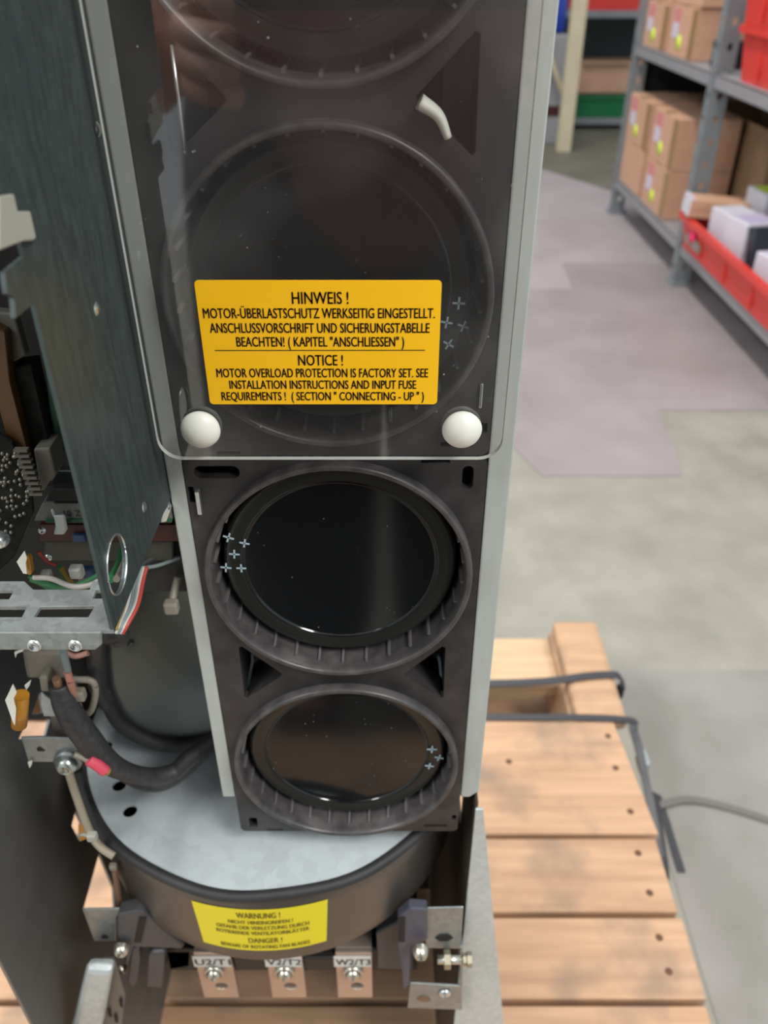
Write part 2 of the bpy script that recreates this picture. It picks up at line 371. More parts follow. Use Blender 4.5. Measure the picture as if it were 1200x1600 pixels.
bm = bx(0.2245, 0.285, 0.4095, 0.585, PT-0.0202, PT-0.001)
put('stringer_cap', bm, wood_b, pal, bevel=0.008)
put('end_board', bx(XL, 0.2235, 0.497, 0.583, 0.085, 0.108), wood_l, pal, bevel=0.003)
for ya, yb in ((0.58, 0.44), (0.30, 0.2), (-0.25, -0.37)):
    put('bottom_board', bx(XL, 0.276, yb, ya, 0.002, 0.022), wood_b, pal, bevel=0.002)
# straps
def band(name, pts, wdt, m, lab, cat='strap'):
    """flat band: centre points; width along horizontal normal"""
    P = smoothpath(pts, 6); bm = bmesh.new(); rows = []
    for i, p in enumerate(P):
        t = (P[min(i+1, len(P)-1)] - P[max(i-1, 0)]).normalized()
        n = Vector((0, 0, 1)).cross(Vector((t.x, t.y, 0)))
        n = n.normalized() if n.length > 0.05 else Vector((0, 1, 0)); k = t.cross(n).normalized()*0.0008
        rows.append([bm.verts.new(p+n*wdt/2+k), bm.verts.new(p-n*wdt/2+k), bm.verts.new(p-n*wdt/2-k), bm.verts.new(p+n*wdt/2-k)])
    for A, B in zip(rows, rows[1:]):
        for k in range(4): bm.faces.new([A[k], A[(k+1) % 4], B[(k+1) % 4], B[k]])
    bm.faces.new(rows[0]); bm.faces.new(rows[-1][::-1])
    o = put(name, bm, m); tag(o, lab, cat); return o
a = PZ(960, 1056, PT); b_ = PZ(765, 1069, PT)
band('packing_strap', [(-0.3, 0.47, PT+.001), (b_.x, b_.y, PT+.001), (0.262, a.y, PT+.001), (0.292, a.y, PT-.004), (0.294, a.y-.002, 0.10), (0.296, a.y-.004, 0.03)], 0.011, strap_m, 'black packing strap crossing the gap at the far pallet end')
y1 = PZ(900, 1126, PT).y
st = band('packing_strap', [(-0.3, y1+.004, PT+.0015), (0.10, y1+.004, PT+.0015), (0.272, y1+.001, PT+.0015), (0.2885, y1-.012, PT-.006), (0.297, y1-.055, 0.10), (0.31, y1-.13, 0.035), PZ(1025, 1240, .004), PZ(1065, 1362, .003)], 0.009, strap_m, 'black packing strap along the far deck board and down to the floor')
p = PZ(1003, 1188, 0.10)
bk = put('strap_buckle', bx(p.x-.004, p.x+.006, p.y-.012, p.y+.012, p.z-.012, p.z+.008), steel, st, bevel=0.002, label='shiny steel strap buckle')
band('floor_strap', [PZ(1030, 1258, .004), PZ(1075, 1249, .004), PZ(1140, 1262, .003), PZ(1215, 1286, .003)], 0.010, mat('grey_strap', (0.13, 0.12, 0.11), 0.5), 'flat grey strap lying on the floor right of the pallet')

# ------------------------------------------------------------------ right hand shelving
SX = 0.91
sh = thing('steel_shelving', 'grey perforated steel shelving unit along the aisle', 'shelving', (SX+0.2, 2.4, 0))
def upright(x, y, sgn=1):
    bm = bmesh.new()
    hz = [0.05+0.06*i for i in range(24)]
    poly(bm, rect(y-0.0, y+0.04, 0.008, 1.55), [rrect(y+0.013, y+0.027, z, z+0.02, 0.006, 2) for z in hz], 0.002, lambda u, v, w: Vector((x+w, u, v)))
    poly(bm, rect(x+0.002, x+0.05, 0.008, 1.55), [rrect(x+0.02, x+0.034, z, z+0.02, 0.006, 2) for z in hz], 0.002, lambda u, v, w: Vector((u, y+w, v)))
    put('upright', bm, shelf_m, sh)
    put('foot', bx(x-0.008, x+0.06, y-0.01, y+0.05, 0.0, 0.012), shelf_m, sh, bevel=0.002)
for y in (3.165, 2.31, 1.455):
    upright(SX, y); upright(SX+0.42, y)
for z, m in ((0.135, shelf_lip), (0.595, shelf_lip)):
    for ya, yb in ((2.315, 3.2), (1.46, 2.305)):
        bm = bmesh.new(); box(bm, SX+0.003, SX+0.47, ya, yb, z-0.004, z)
        box(bm, SX+0.003, SX+0.0045, ya, yb, z-0.034, z); box(bm, SX+0.467, SX+0.47, ya, yb, z-0.034, z)
        put('shelf', bm, m, sh, bevel=0.0015)
put('shade_panel', bx(SX+.055, SX+.47, 3.212, 3.216, .12, 1.5), black, sh)  # black sheet added where there is only shade behind the boxes
put('back_panel', bx(SX+0.474, SX+0.477, 1.45, 3.2, 0.1, 1.5), mat('shelf_back', (0.02, 0.018, 0.015), 0.8), sh)

def carton(x, y, z, dx, dy, dz, lab, group, stickers=True, rz=0, top=None):
    t = thing('cardboard_box', lab, 'box', (x, y, z), group, local=True, rz=rz)
    put('carton_body', bx(0, dx, 0, dy, 0, dz), card, t, bevel=0.003)
    put('packing_tape', bx(-0.0006, 0.03, dy*0.42, dy*0.58, dz-0.0005, dz+0.0006), tape_m, t)
    put('packing_tape', bx(-0.0008, 0.0, dy*0.0+0.0, dy*0.0+0.045, 0.003, dz-0.004), tape_m, t) if stickers else None
    if stickers:
        put('shipping_label', bx(-0.0012, 0, dy*0.62, dy*0.86, dz*0.66, dz*0.93), pinkl, t, label='pink label')
        put('shipping_label', bx(-0.0012, 0, dy*0.64, dy*0.86, dz*0.36, dz*0.66), lilacl, t, label='white label')
        bm = bmesh.new(); lathe(bm, [(0, 0.0022), (0.021, 0.0022), (0.021, 0)], Matrix.Translation((0, dy*0.55, dz*0.28)) @ Matrix.Rotation(-PI/2, 4, 'Y'), 20)
        put('round_sticker', bm, limed, t, label='lime green round sticker')
    return t
G1 = 'labelled boxes on the bottom shelf'
carton(.92, 2.885, .1355, .20, .275, .15, 'plain brown box on the bottom shelf, below the box at the far post', G1, False)
carton(.92, 2.885, .2865, .20, .275, .155, 'brown box with lime sticker on the bottom shelf, topmost at the far post', G1)
carton(.92, 2.565, .1355, .20, .27, .15, 'lower brown box with lime sticker on the bottom shelf, nearest the middle post', G1)
carton(.92, 2.565, .2865, .20, .27, .155, 'upper brown box with lime sticker on the bottom shelf, nearest the middle post', G1)
G2 = 'labelled boxes on the middle shelf'
carton(.93, 2.90, .5955, .20, .26, .135, 'brown box with white labels on the middle shelf at the far post', G2)
carton(.93, 2.60, .5955, .22, .26, .14, 'brown box with pink label and lime sticker on the middle shelf', G2)
carton(.94, 2.92, .7315, .20, .25, .13, 'brown box stacked on top of the far middle-shelf box', G2, False)
carton(.93, 2.59, .7365, .22, .26, .13, 'brown box stacked on top of the nearer middle-shelf box', G2, False)
g = thing('dark_gadget', 'small black object between the boxes and the middle post on the middle shelf', 'device', (.95, 2.42, .5955), local=True)
put('gadget_body', bx(0, .10, 0, .07, 0, .07), pack_k, g, bevel=.006); put('gadget_button', bx(-.004, 0, .02, .05, .02, .05), greyw, g, bevel=.001)
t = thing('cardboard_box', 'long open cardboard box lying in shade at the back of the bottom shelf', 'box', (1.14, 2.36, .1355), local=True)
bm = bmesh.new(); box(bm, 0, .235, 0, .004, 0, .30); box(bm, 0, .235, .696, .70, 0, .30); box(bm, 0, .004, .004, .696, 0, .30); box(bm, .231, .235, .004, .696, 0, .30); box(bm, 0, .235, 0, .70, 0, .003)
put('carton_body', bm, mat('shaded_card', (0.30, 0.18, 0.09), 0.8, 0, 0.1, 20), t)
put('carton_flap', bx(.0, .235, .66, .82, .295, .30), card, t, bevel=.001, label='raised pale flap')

def bin_(name, x, y, z, dx, dy, dz, m, lab, group=None, lipw=.012, tagl=False):
    t = thing(name, lab, 'bin', (x, y, z), group, local=True)
    bm = bmesh.new(); th = .004; tp = .012
    o0 = rrect(tp, dx-tp, tp, dy-tp, .02, 4); o1 = rrect(0, dx, 0, dy, .02, 4)
    i0 = rrect(tp+th, dx-tp-th, tp+th, dy-tp-th, .018, 4); i1 = rrect(th, dx-th, th, dy-th, .018, 4); r1 = rrect(-lipw, dx+lipw, -lipw, dy+lipw, .024, 4)
    def ring(pts, zz): return [bm.verts.new((p[0], p[1], zz)) for p in pts]
    seq = [ring(o0, 0), ring(o1, dz-.018), ring(r1, dz-.016), ring(r1, dz), ring(i1, dz), ring(i0, .005)]
    for A, B in zip(seq, seq[1:]):
        n = len(A)
        for k in range(n): bm.faces.new([A[k], A[(k+1) % n], B[(k+1) % n], B[k]])
    bm.faces.new(seq[0][::-1]); bm.faces.new(seq[-1])
    put('bin_shell', bm, m, t)
    for k in range(1, 4): put('bin_rib', bx(.0, .006, dy*k/4-.004, dy*k/4+.004, .015, dz-.02), m, t)
    if tagl:
        put('bin_tag', bx(-.004, .002, dy-.20, dy-.07, .03, dz-.045), beige_p, t, label='beige card tag')
        bm = bmesh.new(); lathe(bm, [(0, .006), (.016, .006), (.016, 0)], Matrix.Translation((-.001, dy-.13, .055)) @ Matrix.Rotation(-PI/2, 4, 'Y'), 18)
        put('tag_sticker', bm, mat('magenta_dot', (.85, .02, .14), .5), t, label='magenta dot')
    return t
bin_('red_storage_bin', .893, 1.52, .1355, .38, .78, .098, red_bin, 'long red storage bin of small packages on the bottom shelf', tagl=True)
bin_('red_storage_bin', .92, 1.60, .5955, .36, .60, .125, red_bin, 'lower red bin of the stack on the middle shelf', 'red bins on the middle shelf')
bin_('red_storage_bin', .90, 1.60, .7215, .38, .60, .14, red_bin, 'upper red bin of the stack on the middle shelf', 'red bins on the middle shelf')
def pack(name, loc, dx, dy, dz, m, lab, rot=(0,0,0), dot=None, band_m=None):
    t = thing(name, lab, 'package', loc, local=True); t.rotation_euler = rot
    put('carton_body', bx(0, dx, 0, dy, 0, dz), m, t, bevel=.003)
    put('end_flap', bx(.004, dx-.004, -.0015, 0, dz*.5, dz-.004), m, t, bevel=.0005)
    if band_m: put('printed_panel', bx(.01, dx-.01, .01, dy-.01, dz, dz+.0008), band_m, t, label='printed top panel')
    if dot is not None:
        bm = bmesh.new(); lathe(bm, [(0, .002), (.015, .002), (.015, 0)], Matrix.Translation((0, dy*dot, dz*.3)) @ Matrix.Rotation(-PI/2, 4, 'Y'), 16)
        put('round_sticker', bm, limed, t, label='lime sticker')
    return t
zb = .1415
t = pack('brown_carton', (.875, 2.20, zb+.098), .17, .09, .05, card, 'small tan carton with a white end lying across the far rim of the red bin', rot=(0, R(4), R(-6)))
put('white_end', bx(-.002, .012, .002, .088, .002, .052), pack_w, t, bevel=.001, label='white end of the carton')
pack('white_carton', (.94, 2.07, zb), .09, .09, .14, pack_w, 'pale carton with lime sticker standing in the red bin beside the tan carton', rot=(0, 0, R(10)), dot=.5)
pack('white_carton', (.94, 1.93, zb), .10, .10, .15, pack_w, 'white carton with lilac top standing in the middle of the red bin', rot=(0, 0, R(12)), dot=.5, band_m=pack_l)
pack('black_pouch', (.945, 1.85, zb+.01), .12, .03, .15, pack_k, 'black pouch leaning between white cartons in the red bin', rot=(R(-12), 0, R(12)))
pack('white_carton', (.95, 1.70, zb), .10, .11, .12, pack_w, 'white carton with lime sticker nearest in the red bin', rot=(0, 0, R(14)), dot=.4, band_m=pack_l)
pack('lilac_carton', (1.06, 1.93, zb), .12, .12, .16, pack_l, 'lilac carton behind the white cartons in the red bin', rot=(0, 0, R(8)), band_m=pack_w)
pack('white_carton', (1.05, 2.11, zb), .10, .12, .18, pack_w, 'large white carton at the back of the red bin below the open box', rot=(0, 0, R(4)), band_m=limed)
pack('film_bag', (1.195, 1.80, zb), .055, .35, .20, foil, 'grey film wrapped goods along the back of the red bin', rot=(0, 0, 0))
pack('film_bag', (1.05, 1.60, zb), .10, .28, .13, pack_w, 'white wrapped goods at the near end of the red bin')

# ------------------------------------------------------------------ rear racks
rk = thing('cream_pallet_rack', 'cream painted rack frame standing behind the aisle shelving', 'rack', (.94, 4.4, 0))
put('upright', bx(.905, .975, 4.38, 4.44, 0.0, 2.0), cream_rack, rk, bevel=.004)
put('upright', bx(.60, .66, 5.1, 5.16, 0.0, 2.0), cream_rack, rk, bevel=.004)
put('brace', tb([(.925, 4.41, .24), (.70, 4.60, .72)], .014, 6, 1), cream_rack, rk); put('brace', tb([(.93, 4.41, 1.28), (.70, 4.6, .85)], .014, 6, 1), cream_rack, rk)
rr = thing('rear_shelving', 'grey shelving unit against the back wall behind the cream rack', 'shelving', (1.6, 5.2, 0))
for x in (.85, 2.0):
    put('upright', bx(x, x+.04, 5.05, 5.09, 0, 2), shelf_m, rr, bevel=.002); put('upright', bx(x, x+.04, 5.5, 5.54, 0, 2), shelf_m, rr, bevel=.002)
for z in (.06, .60, 1.1):
    put('shelf', bx(.85, 2.04, 5.04, 5.55, z-.035, z), shelf_m, rr, bevel=.003)
put('back_panel', bx(.85, 2.04, 5.56, 5.565, 0.05, 2), mat('rear_back', (0.05, 0.062, 0.062), 0.7), rr)
bin_('green_storage_bin', 1.02, 5.06, .0605, .62, .42, .12, green_bin, 'green storage bin on the lowest rear shelf')
bin_('red_storage_bin', 1.02, 5.06, .6005, .56, .42, .20, red_bin, 'red storage bin on the rear shelf above the brown carton')
t = thing('cardboard_box', 'brown carton in shade on the green bin of the rear shelf', 'box', (1.12, 5.12, .1812), local=True)
put('carton_body', bx(0, .42, 0, .28, 0, .16), card, t, bevel=.004); put('carton_flap', bx(.02, .3, -.03, 0, .155, .16), card, t)
t = thing('metal_case', 'grey metal case with a dark red stripe standing behind the cream rack brace', 'case', (.88, 4.7, 0))
put('case_body', bx(.82, .94, 4.60, 4.80, 0.0, .52), shelf_lip, t, bevel=.01); put('case_stripe', bx(.822, .938, 4.596, 4.601, .14, .19), darkred, t)
t = thing('blue_drum', 'blue plastic container on the grey metal case left of the cream upright', 'container', (.88, 4.7, .5205))
put('drum_body', lt([(0, 0), (.045, 0), (.055, .02), (.055, .2), (.035, .22), (0, .22)], MZ(.88, 4.68, .5205), 20), blue_p, t)
put('drum_lid', lt([(0, .025), (.03, .025), (.038, .02), (.038, 0), (0, 0)], MZ(.88, 4.68, .7405), 20), blue_p, t)

# ================================================================== DRIVE UNIT
dr = thing('motor_drive_unit', 'opened grey and black motor drive unit standing upright on the pallet', 'drive unit', (-0.07, 0.06, PT))
HX = -0.017; HW = 0.0529; RC = [ -0.0195, 0.0884, 0.1963, 0.3053 ]     # ring centres, below camera height
zc = [CZ-h for h in RC]
# channel frame
LX0, LX1, RX0, RX1 = -0.0762, HX-HW-0.0003, HX+HW+0.0003, 0.0446
ZB = CZ-0.3313
bm = bmesh.new(); box(bm, LX0, LX1, 0.0005, 0.0025, ZB, 1.15); box(bm, LX0, LX0+0.0012, 0.0025, 0.13, ZB, 1.15)
put('channel_flange', bm, strip_m, dr, bevel=0.0006)
bm = bmesh.new(); poly(bm, [(RX0, ZB), (RX1-0.004, ZB), (RX1, ZB+0.004), (RX1, 1.15), (RX0, 1.15)], [], 0.002, FY(0.0005)); box(bm, RX1-0.0012, RX1, 0.0025, 0.13, ZB, 1.15)
put('channel_flange', bm, strip_m, dr, bevel=0.0012)
put('channel_back', bx(LX0+.0013, RX1-.0013, 0.128, 0.13, ZB, 1.15), dark_sheet, dr)

# capacitor holder modules
TRI_L = [PY(373, 1012, 0), PY(378, 1010, 0), PY(440, 1052, 0), PY(440, 1056, 0), PY(386, 1091, 0), PY(382, 1089, 0)]
tz = (zc[2]+zc[3])/2
TL = [(p.x, p.z-tz) for p in TRI_L]; TR = [(2*HX-x, z) for x, z in TL]
def holder(zt, zb_, rings, tri_z, first):
    H = []
    for z in rings: H.append(circ(HX, z, 0.0478, 72))
    H.append([(x, z+tri_z) for x, z in TL]); H.append([(x, z+tri_z) for x, z in TR])
    x0, x1 = HX-HW, HX+HW
    # slots near the corners
    H.append(rrect(x0+.0035, x0+.0195, zt-.0085, zt-.0035, .0024, 4)); H.append(rrect(x1-.0085, x1-.0045, zt-.013, zt-.0035, .0019, 4))
    H.append(rect(x0+.0005, x0+.0025, zt-.0185, zt-.012)); H.append(rect(x1-.023, x1-.013, zt-.0008-.0014, zt-.0008))
    H.append(rrect(x0+.0045, x0+.0085, zb_+.003, zb_+.0105, .0012, 3)); H.append(rect(x0+.0125, x0+.0205, zb_+.0004, zb_+.0016))
    H.append(rect(x1-.0165, x1-.0055, zb_+.0035, zb_+.0052)); H.append(rect(x1-.0032, x1-.0010, zb_+.009, zb_+.0125))
    bm = bmesh.new(); poly(bm, rrect(x0, x1, zb_, zt, .0028, 5), H, .004, FY(0.0))
    h = put('capacitor_holder', bm, plastic, dr, bevel=.0003)
    # side skirt of the holder
    bm = bmesh.new()
    box(bm, x0, x0+.0015, .0042, .03, zb_+.002, zt-.002); box(bm, x1-.0015, x1, .0042, .03, zb_+.002, zt-.002)
    box(bm, x0+.0016, x1-.0016, .0042, .03, zb_+.0015-.0012, zb_+.0015)
    put('holder_skirt', bm, plastic, h)
    # webs around triangles
    for T in (TL, TR):
        bm = bmesh.new()
        for i in range(len(T)):
            a, b = T[i], T[(i+1) % len(T)]
            d = Vector((b[0]-a[0], b[1]-a[1]))
            if d.length < .003: continue
            n = Vector((d.y, -d.x)).normalized()*0.001
            cx = sum(p[0] for p in T)/len(T); cz_ = sum(p[1] for p in T)/len(T)
            if n.dot(Vector((cx-a[0], cz_-a[1]))) > 0: n = -n
            poly(bm, [(a[0], a[1]+tri_z), (b[0], b[1]+tri_z), (b[0]+n.x, b[1]+tri_z+n.y), (a[0]+n.x, a[1]+tri_z+n.y)], [], .018, FY(.0042))
        put('holder_web', bm, plastic, h)
    return h
def ring_and_cap(hld, z, marks):
    M = MY(HX, 0, z)
    put('ring_wall', lt([(.0478, -.030), (.0477, .0015), (.0480, .0035), (.0486, .0042), (.0497, .0042), (.0503, .0036), (.0505, .0), (.0505, -.028)], M, 96), plastic_rim, hld)
    bm = bmesh.new()
    for k in range(30):
        a = 2*PI*(k+.5)/30; Mr = Matrix.Translation((HX, 0, z)) @ Matrix.Rotation(a, 4, 'Y')
        box(bm, .0466, .0478, .001, .028, -.00045, .00045, M=Mr)
    put('pocket_rib', bm, rib_m, hld)
    # ribs are one moulding, kept joined with the ring wall
    Mc = MY(HX, -.0032, z)
    c = put('capacitor', lt([(0, -.0098), (.0350, -.0098), (.0365, -.0098), (.0366, -.0098), (.0369, -.0096), (.0371, -.0091), (.0374, -.0088), (.0377, -.0091), (.0380, -.0094), (.0381, -.0094), (.0410, -.0089), (.0434, -.0090), (.0435, -.0090), (.0444, -.0100), (.0447, -.0115), (.0447, -.09)], Mc, 96), capm, dr)
    put('rim_band', lt([(.0378, -.0091), (.0381, -.0092), (.0382, -.0092), (.0408, -.0086), (.0433, -.0087), (.0434, -.0087), (.0445, -.0098), (.0449, -.0116), (.0449, -.03)], Mc, 96), capband, c)
    if marks:
        bm = bmesh.new()
        for (px, py, s, a) in marks:
            p = PY(px, py, .0051)
            for k in (0, 1):
                Mr = Matrix.Translation((p.x, .0051, p.z)) @ Matrix.Rotation(R(a)+k*PI/2, 4, 'Y')
                box(bm, -s, s, -.0001, .0001, -s*.16, s*.16, M=Mr)
        put('plus_marks', bm, mark_m, c, label='small pale blue crosses')  # thin pale crosses laid flat on the capacitor face
    return c
hA = holder(CZ-.1450, CZ-.3570, [zc[2], zc[3]], tz, True)
tz2 = (zc[0]+zc[1])/2
hB = holder(CZ+.0665, CZ-.1442, [zc[0], zc[1]], tz2, False)
ring_and_cap(hB, zc[0], None)
ring_and_cap(hB, zc[1], [(717, 474, .0020, 3), (698, 504, .0019, 10), (724, 510, .0019, 20), (701, 538, .0019, 30)])
ring_and_cap(hA, zc[2], [(357, 840, .0021, 20), (382, 849, .0019, 12), (366, 866, .0020, 5), (353, 887, .0021, 8), (377, 888, .0019, 2)])
ring_and_cap(hA, zc[3], [(675, 1171, .0023, 2), (686, 1184, .0021, 15), (671, 1197, .0021, 8)])
# bright retaining tab beside the slot, metal strips seen through the openings
put('retaining_tab', bx(*sorted([PY(304, 765, -.001).x, PY(311, 765, -.001).x]), -.002, .006, PY(308, 800, 0).z, PY(308, 764, 0).z), steel, dr, bevel=.0003, label='bright metal tab')
put('retaining_tab', bx(PY(750, 600, .0).x, PY(755, 600, .0).x, -.001, .006, PY(752, 636, 0).z, PY(752, 598, 0).z), steel, dr, bevel=.0003, label='bright metal tab')
# white lever and steel strip behind the upper triangles
a, b = PY(655, 158, -.001), PY(700, 215, -.001)
put('white_lever', tb([a, a.lerp(b, .5)+Vector((.0012, 0, .001)), b], lambda t: .0042*(1-.45*t), 10, 6, flat=.5), white_p, dr, label='white plastic lever')
a, b = PY(268, 70, -.002), PY(290, 242, -.002)
put('steel_edge', tb([a, b], .0006, 6, 1), steel, dr, label='bright steel edge')

for sx_ in (-1, 1):
    put('inner_partition', bx(*sorted((HX+sx_*.034, HX+sx_*.051)), .019, .0205, tz2-.022, tz2+.022), mat('partition_grey', (.10, .095, .10), .4), dr)
p0, p1 = PY(393, 1030, .012), PY(404, 1085, .012)
put('inner_partition', bx(p0.x-.001, p0.x+.0022, .0205, .022, p1.z-.004, p0.z+.004), galv_light, dr)
# clear cover with notice sticker and knobs
WY = -.012
wz0 = CZ-.1388
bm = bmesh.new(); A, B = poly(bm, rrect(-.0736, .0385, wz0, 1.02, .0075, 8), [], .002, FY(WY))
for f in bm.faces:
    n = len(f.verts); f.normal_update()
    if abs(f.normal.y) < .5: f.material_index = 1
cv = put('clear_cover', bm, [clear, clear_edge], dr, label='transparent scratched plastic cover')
P1, P2, P3, P4 = PY(305, 433, WY), PY(690, 442, WY), PY(683, 634, WY), PY(326, 628, WY)
sx0, sx1 = (P1.x+P4.x)/2, (P2.x+P3.x)/2; sz1, sz0 = (P1.z+P2.z)/2, (P4.z+P3.z)/2
bm = bmesh.new(); poly(bm, rrect(sx0, sx1, sz0, sz1, .0012, 4), [], .00025, FY(WY-.0003))
W = sx1-sx0; Hh = sz1-sz0
G = lambda u, v: Vector((sx0+u*W, WY-.00045, sz0+v*Hh))
def tl(s, x0, x1, y, h): add_text(bm, s, x0, x1, y, h, G, 1, embolden=.0017)
tl('HINWEIS !', .39, .62, .825, .092); tl('MOTOR-ÜBERLASTSCHUTZ WERKSEITIG EINGESTELLT.', .02, .975, .715, .078)
tl('ANSCHLUSSVORSCHRIFT UND SICHERUNGSTABELLE', .04, .955, .60, .078); tl('BEACHTEN! ( KAPITEL "ANSCHLIESSEN" )', .145, .85, .49, .078)
tl('NOTICE !', .40, .59, .335, .088); tl('MOTOR OVERLOAD PROTECTION IS FACTORY SET. SEE', .045, .955, .235, .075)
tl('INSTALLATION INSTRUCTIONS AND INPUT FUSE', .095, .905, .137, .073); tl('REQUIREMENTS !  ( SECTION " CONNECTING - UP " )', .055, .94, .037, .073)
vs = [bm.verts.new(G(u, v)) for u, v in ((.05, .455), (.94, .457), (.94, .463), (.05, .461))]; bm.faces.new(vs).material_index = 1
put('notice_sticker', bm, [yellow, ink], cv, label='yellow notice sticker with black capital lettering')
for px in (313, 722):
    p = PY(px, 672, WY-.002)
    put('knob', lt([(0, .0040), (.0010, .00395), (.0022, .0037), (.0036, .0031), (.0050, .0022), (.0060, .0012), (.0064, 0), (.0060, -.0014), (.0045, -.0017)], MY(p.x, WY-.0018, p.z), 32), white_p, cv, label='white nylon push button')

# left inner panel (x = -0.0762)
XP = -.0762
def q(px, py, x=XP): p = PX(px, py, x); return (p.y, p.z)
outl = [(-.0724, .7205), (.0, .7185), (.0, 1.15), (-.095, 1.15), (-.095, .8415), q(12, 300), q(22, 331), q(32, 375), q(39, 400), q(8, 426), q(12, 459), q(22, 464), q(25, 497), q(54, 473)]
hc_ = q(182, 882)
bm = bmesh.new(); poly(bm, outl, [circ(hc_[0], hc_[1], .0088, 32)], .0011, FX(XP))
pn = put('inner_side_panel', bm, panel_m, dr, label='dark brushed zinc side panel')
for px, py in ((153, 202), (151, 483), (225, 792)):
    y, z = q(px, py); put('rivet_lit_hole', lt([(0, .0006), (.0012, .0005), (.0019, .0)], MXp(XP, y, z), 14), steel, pn)  # bright steel discs stand in for small lit holes
put('lit_rim_ring', tb([(XP+.0002, hc_[0]+.0087*math.cos(2*PI*i/40), hc_[1]+.0087*math.sin(2*PI*i/40)) for i in range(40)], .00035, 6, 1, closed=True), steel, pn, label='bright ring imitating the lit edge of the round hole')  # steel ring added to imitate light on the cut edge
put('dark_gap_sheet', bx(-.184, -.0785, .013, .015, .75, 1.12), black, dr)  # black sheet added so no bright floor shows through the gap
# plastic clip at the panel notch
plate('cable_clip', cream_p, dr, FX(XP+.0014), [q(-12, 306), q(12, 303), q(18, 330), q(38, 330), q(47, 370), q(42, 376), q(27, 377), q(-12, 392)], th=.0013, bevel=.0004)
# electronics behind the panel (left)
Yd = -.02
def quad(name, m, y, pts, th=.004, lab=None, bev=.0006, par=None):
    P = [(PY(a, b, y).x, PY(a, b, y).z) for a, b in pts]
    if min(p[0] for p in P) < -.085: P = [(min(p[0], -.0769) if p[0] < -.05 else p[0], p[1]) for p in P]     # stays left of the channel
    return plate(name, m, par or dr, FY(y), P, th=th, bevel=bev, label=lab)
quad('relay_block', orange_m, Yd, [(-30, 500), (8, 520), (16, 600), (52, 740), (30, 760), (-10, 610), (-30, 600)], .012, 'dark orange relay block')
quad('board_frame', shade_b, Yd+.004, [(-20, 485), (22, 490), (40, 556), (22, 566), (5, 566), (-20, 540)], .004, 'grey cover plate')
quad('relay_housing', pcb_dark, Yd+.004, [(20, 574), (48, 570), (78, 700), (52, 702)], .008, 'dark grey relay housing')
quad('plug_housing', shade_b, Yd-.002, [(52, 702), (78, 700), (87, 740), (84, 750), (78, 752), (68, 768), (51, 768), (46, 754), (60, 750)], .010, 'beige plug end')
cb = quad('circuit_board', pcb_dark, Yd-.003, [(-60, 640), (18, 690), (48, 752), (52, 800), (22, 870), (-60, 950)], .0016, 'dark circuit board with solder points')
bm = bmesh.new()
for i in range(110):
    px = random.uniform(-20, 46); py = random.uniform(705, 838)
    if px > 20+(py-690)*.45 or px > 48-(py-790)*.7: continue
    p = PY(px, py, Yd-.003); lathe(bm, [(0, .0009), (.0005, .0006), (.0007, 0)], MY(p.x, p.y, p.z), 6)
o = put('solder_points', bm, solder, cb); o['kind'] = 'stuff'
for k in range(9):   # edge connector pins
    px = 28+k*3.0; py = 700+k*8.5
    p = PY(px, py, Yd-.004); put('connector_pin', bx(p.x-.0007, p.x+.0035, p.y-.002, p.y, p.z-.0004, p.z+.0004), shade_b, cb)
quad('green_board', pcb, Yd+.008, [(70, 480), (56, 478), (76, 640), (90, 716), (97, 716)], .003, 'dim green circuit board edge')
quad('deep_frame', dark_sheet, .03, [(85, 735), (120, 735), (128, 762), (80, 762)], .004, None)
lb = quad('terminal_strip', mat('grey_strip', (0.12, 0.125, 0.12), 0.5), .0, [(66, 786), (300, 786), (300, 814), (52, 814)], .006, 'pale grey terminal strip with printed characters')  # strip grey lowered, interior shade put into the colour
bm = bmesh.new(); G5 = lambda u, v: Vector((u, -.0003, v))
p0, p1 = PY(101, 806, 0), PY(128, 806, 0); add_text(bm, '10 Z', p0.x, p1.x, p0.z, .0026, G5, 0); put('printed_marks', bm, ink, lb)
quad('board_edge', pcb, -.001, [(70, 812), (290, 812), (290, 818), (70, 818)], .008, 'green board edge')
quad('red_strip', darkred, .006, [(60, 820), (290, 820), (290, 846), (60, 846)], .006, 'dark red connector row')  # connector red kept low to carry the interior shade
quad('blue_plug', bluew, .0045, [(112, 836), (132, 836), (134, 848), (113, 848)], .002)
quad('beige_block', mat('shaded_beige', (0.05, 0.05, 0.038), 0.6), .008, [(70, 846), (270, 846), (270, 876), (66, 876)], .006)  # beige darkened to stand for the shade in here
quad('black_slot', black, -.002, [(80, 764), (128, 764), (130, 784), (70, 784)], .004)
m_ = quad('metal_tab', galv_light, -.004, [(78, 798), (82, 796), (86, 806), (101, 806), (105, 828), (100, 836), (83, 836), (86, 824), (84, 810)], .0012, 'small folded metal tab')
def sc_at(px, py, y, r, h, m=steel, nm='screw', lab=None): p = PY(px, py, y); return screw(nm, m, dr, MY(p.x, p.y, p.z), r, h, label=lab)
sc_at(66, 828, -.004, .0016, .0012); sc_at(76, 870, -.004, .0016, .0012); sc_at(3, 840, -.03, .0028, .004)
a, b = PY(-5, 892, -.02), PY(52, 806, -.005)
put('rail', tb([a, b], .0016, 6, 1, flat=.5), dark_sheet, dr)
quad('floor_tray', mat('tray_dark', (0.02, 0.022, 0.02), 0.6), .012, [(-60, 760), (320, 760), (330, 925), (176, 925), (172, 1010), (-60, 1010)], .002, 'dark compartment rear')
quad('standoff', steel, -.002, [(252, 806), (262, 790), (267, 796), (260, 816), (250, 818)], .003, 'bright standoff')
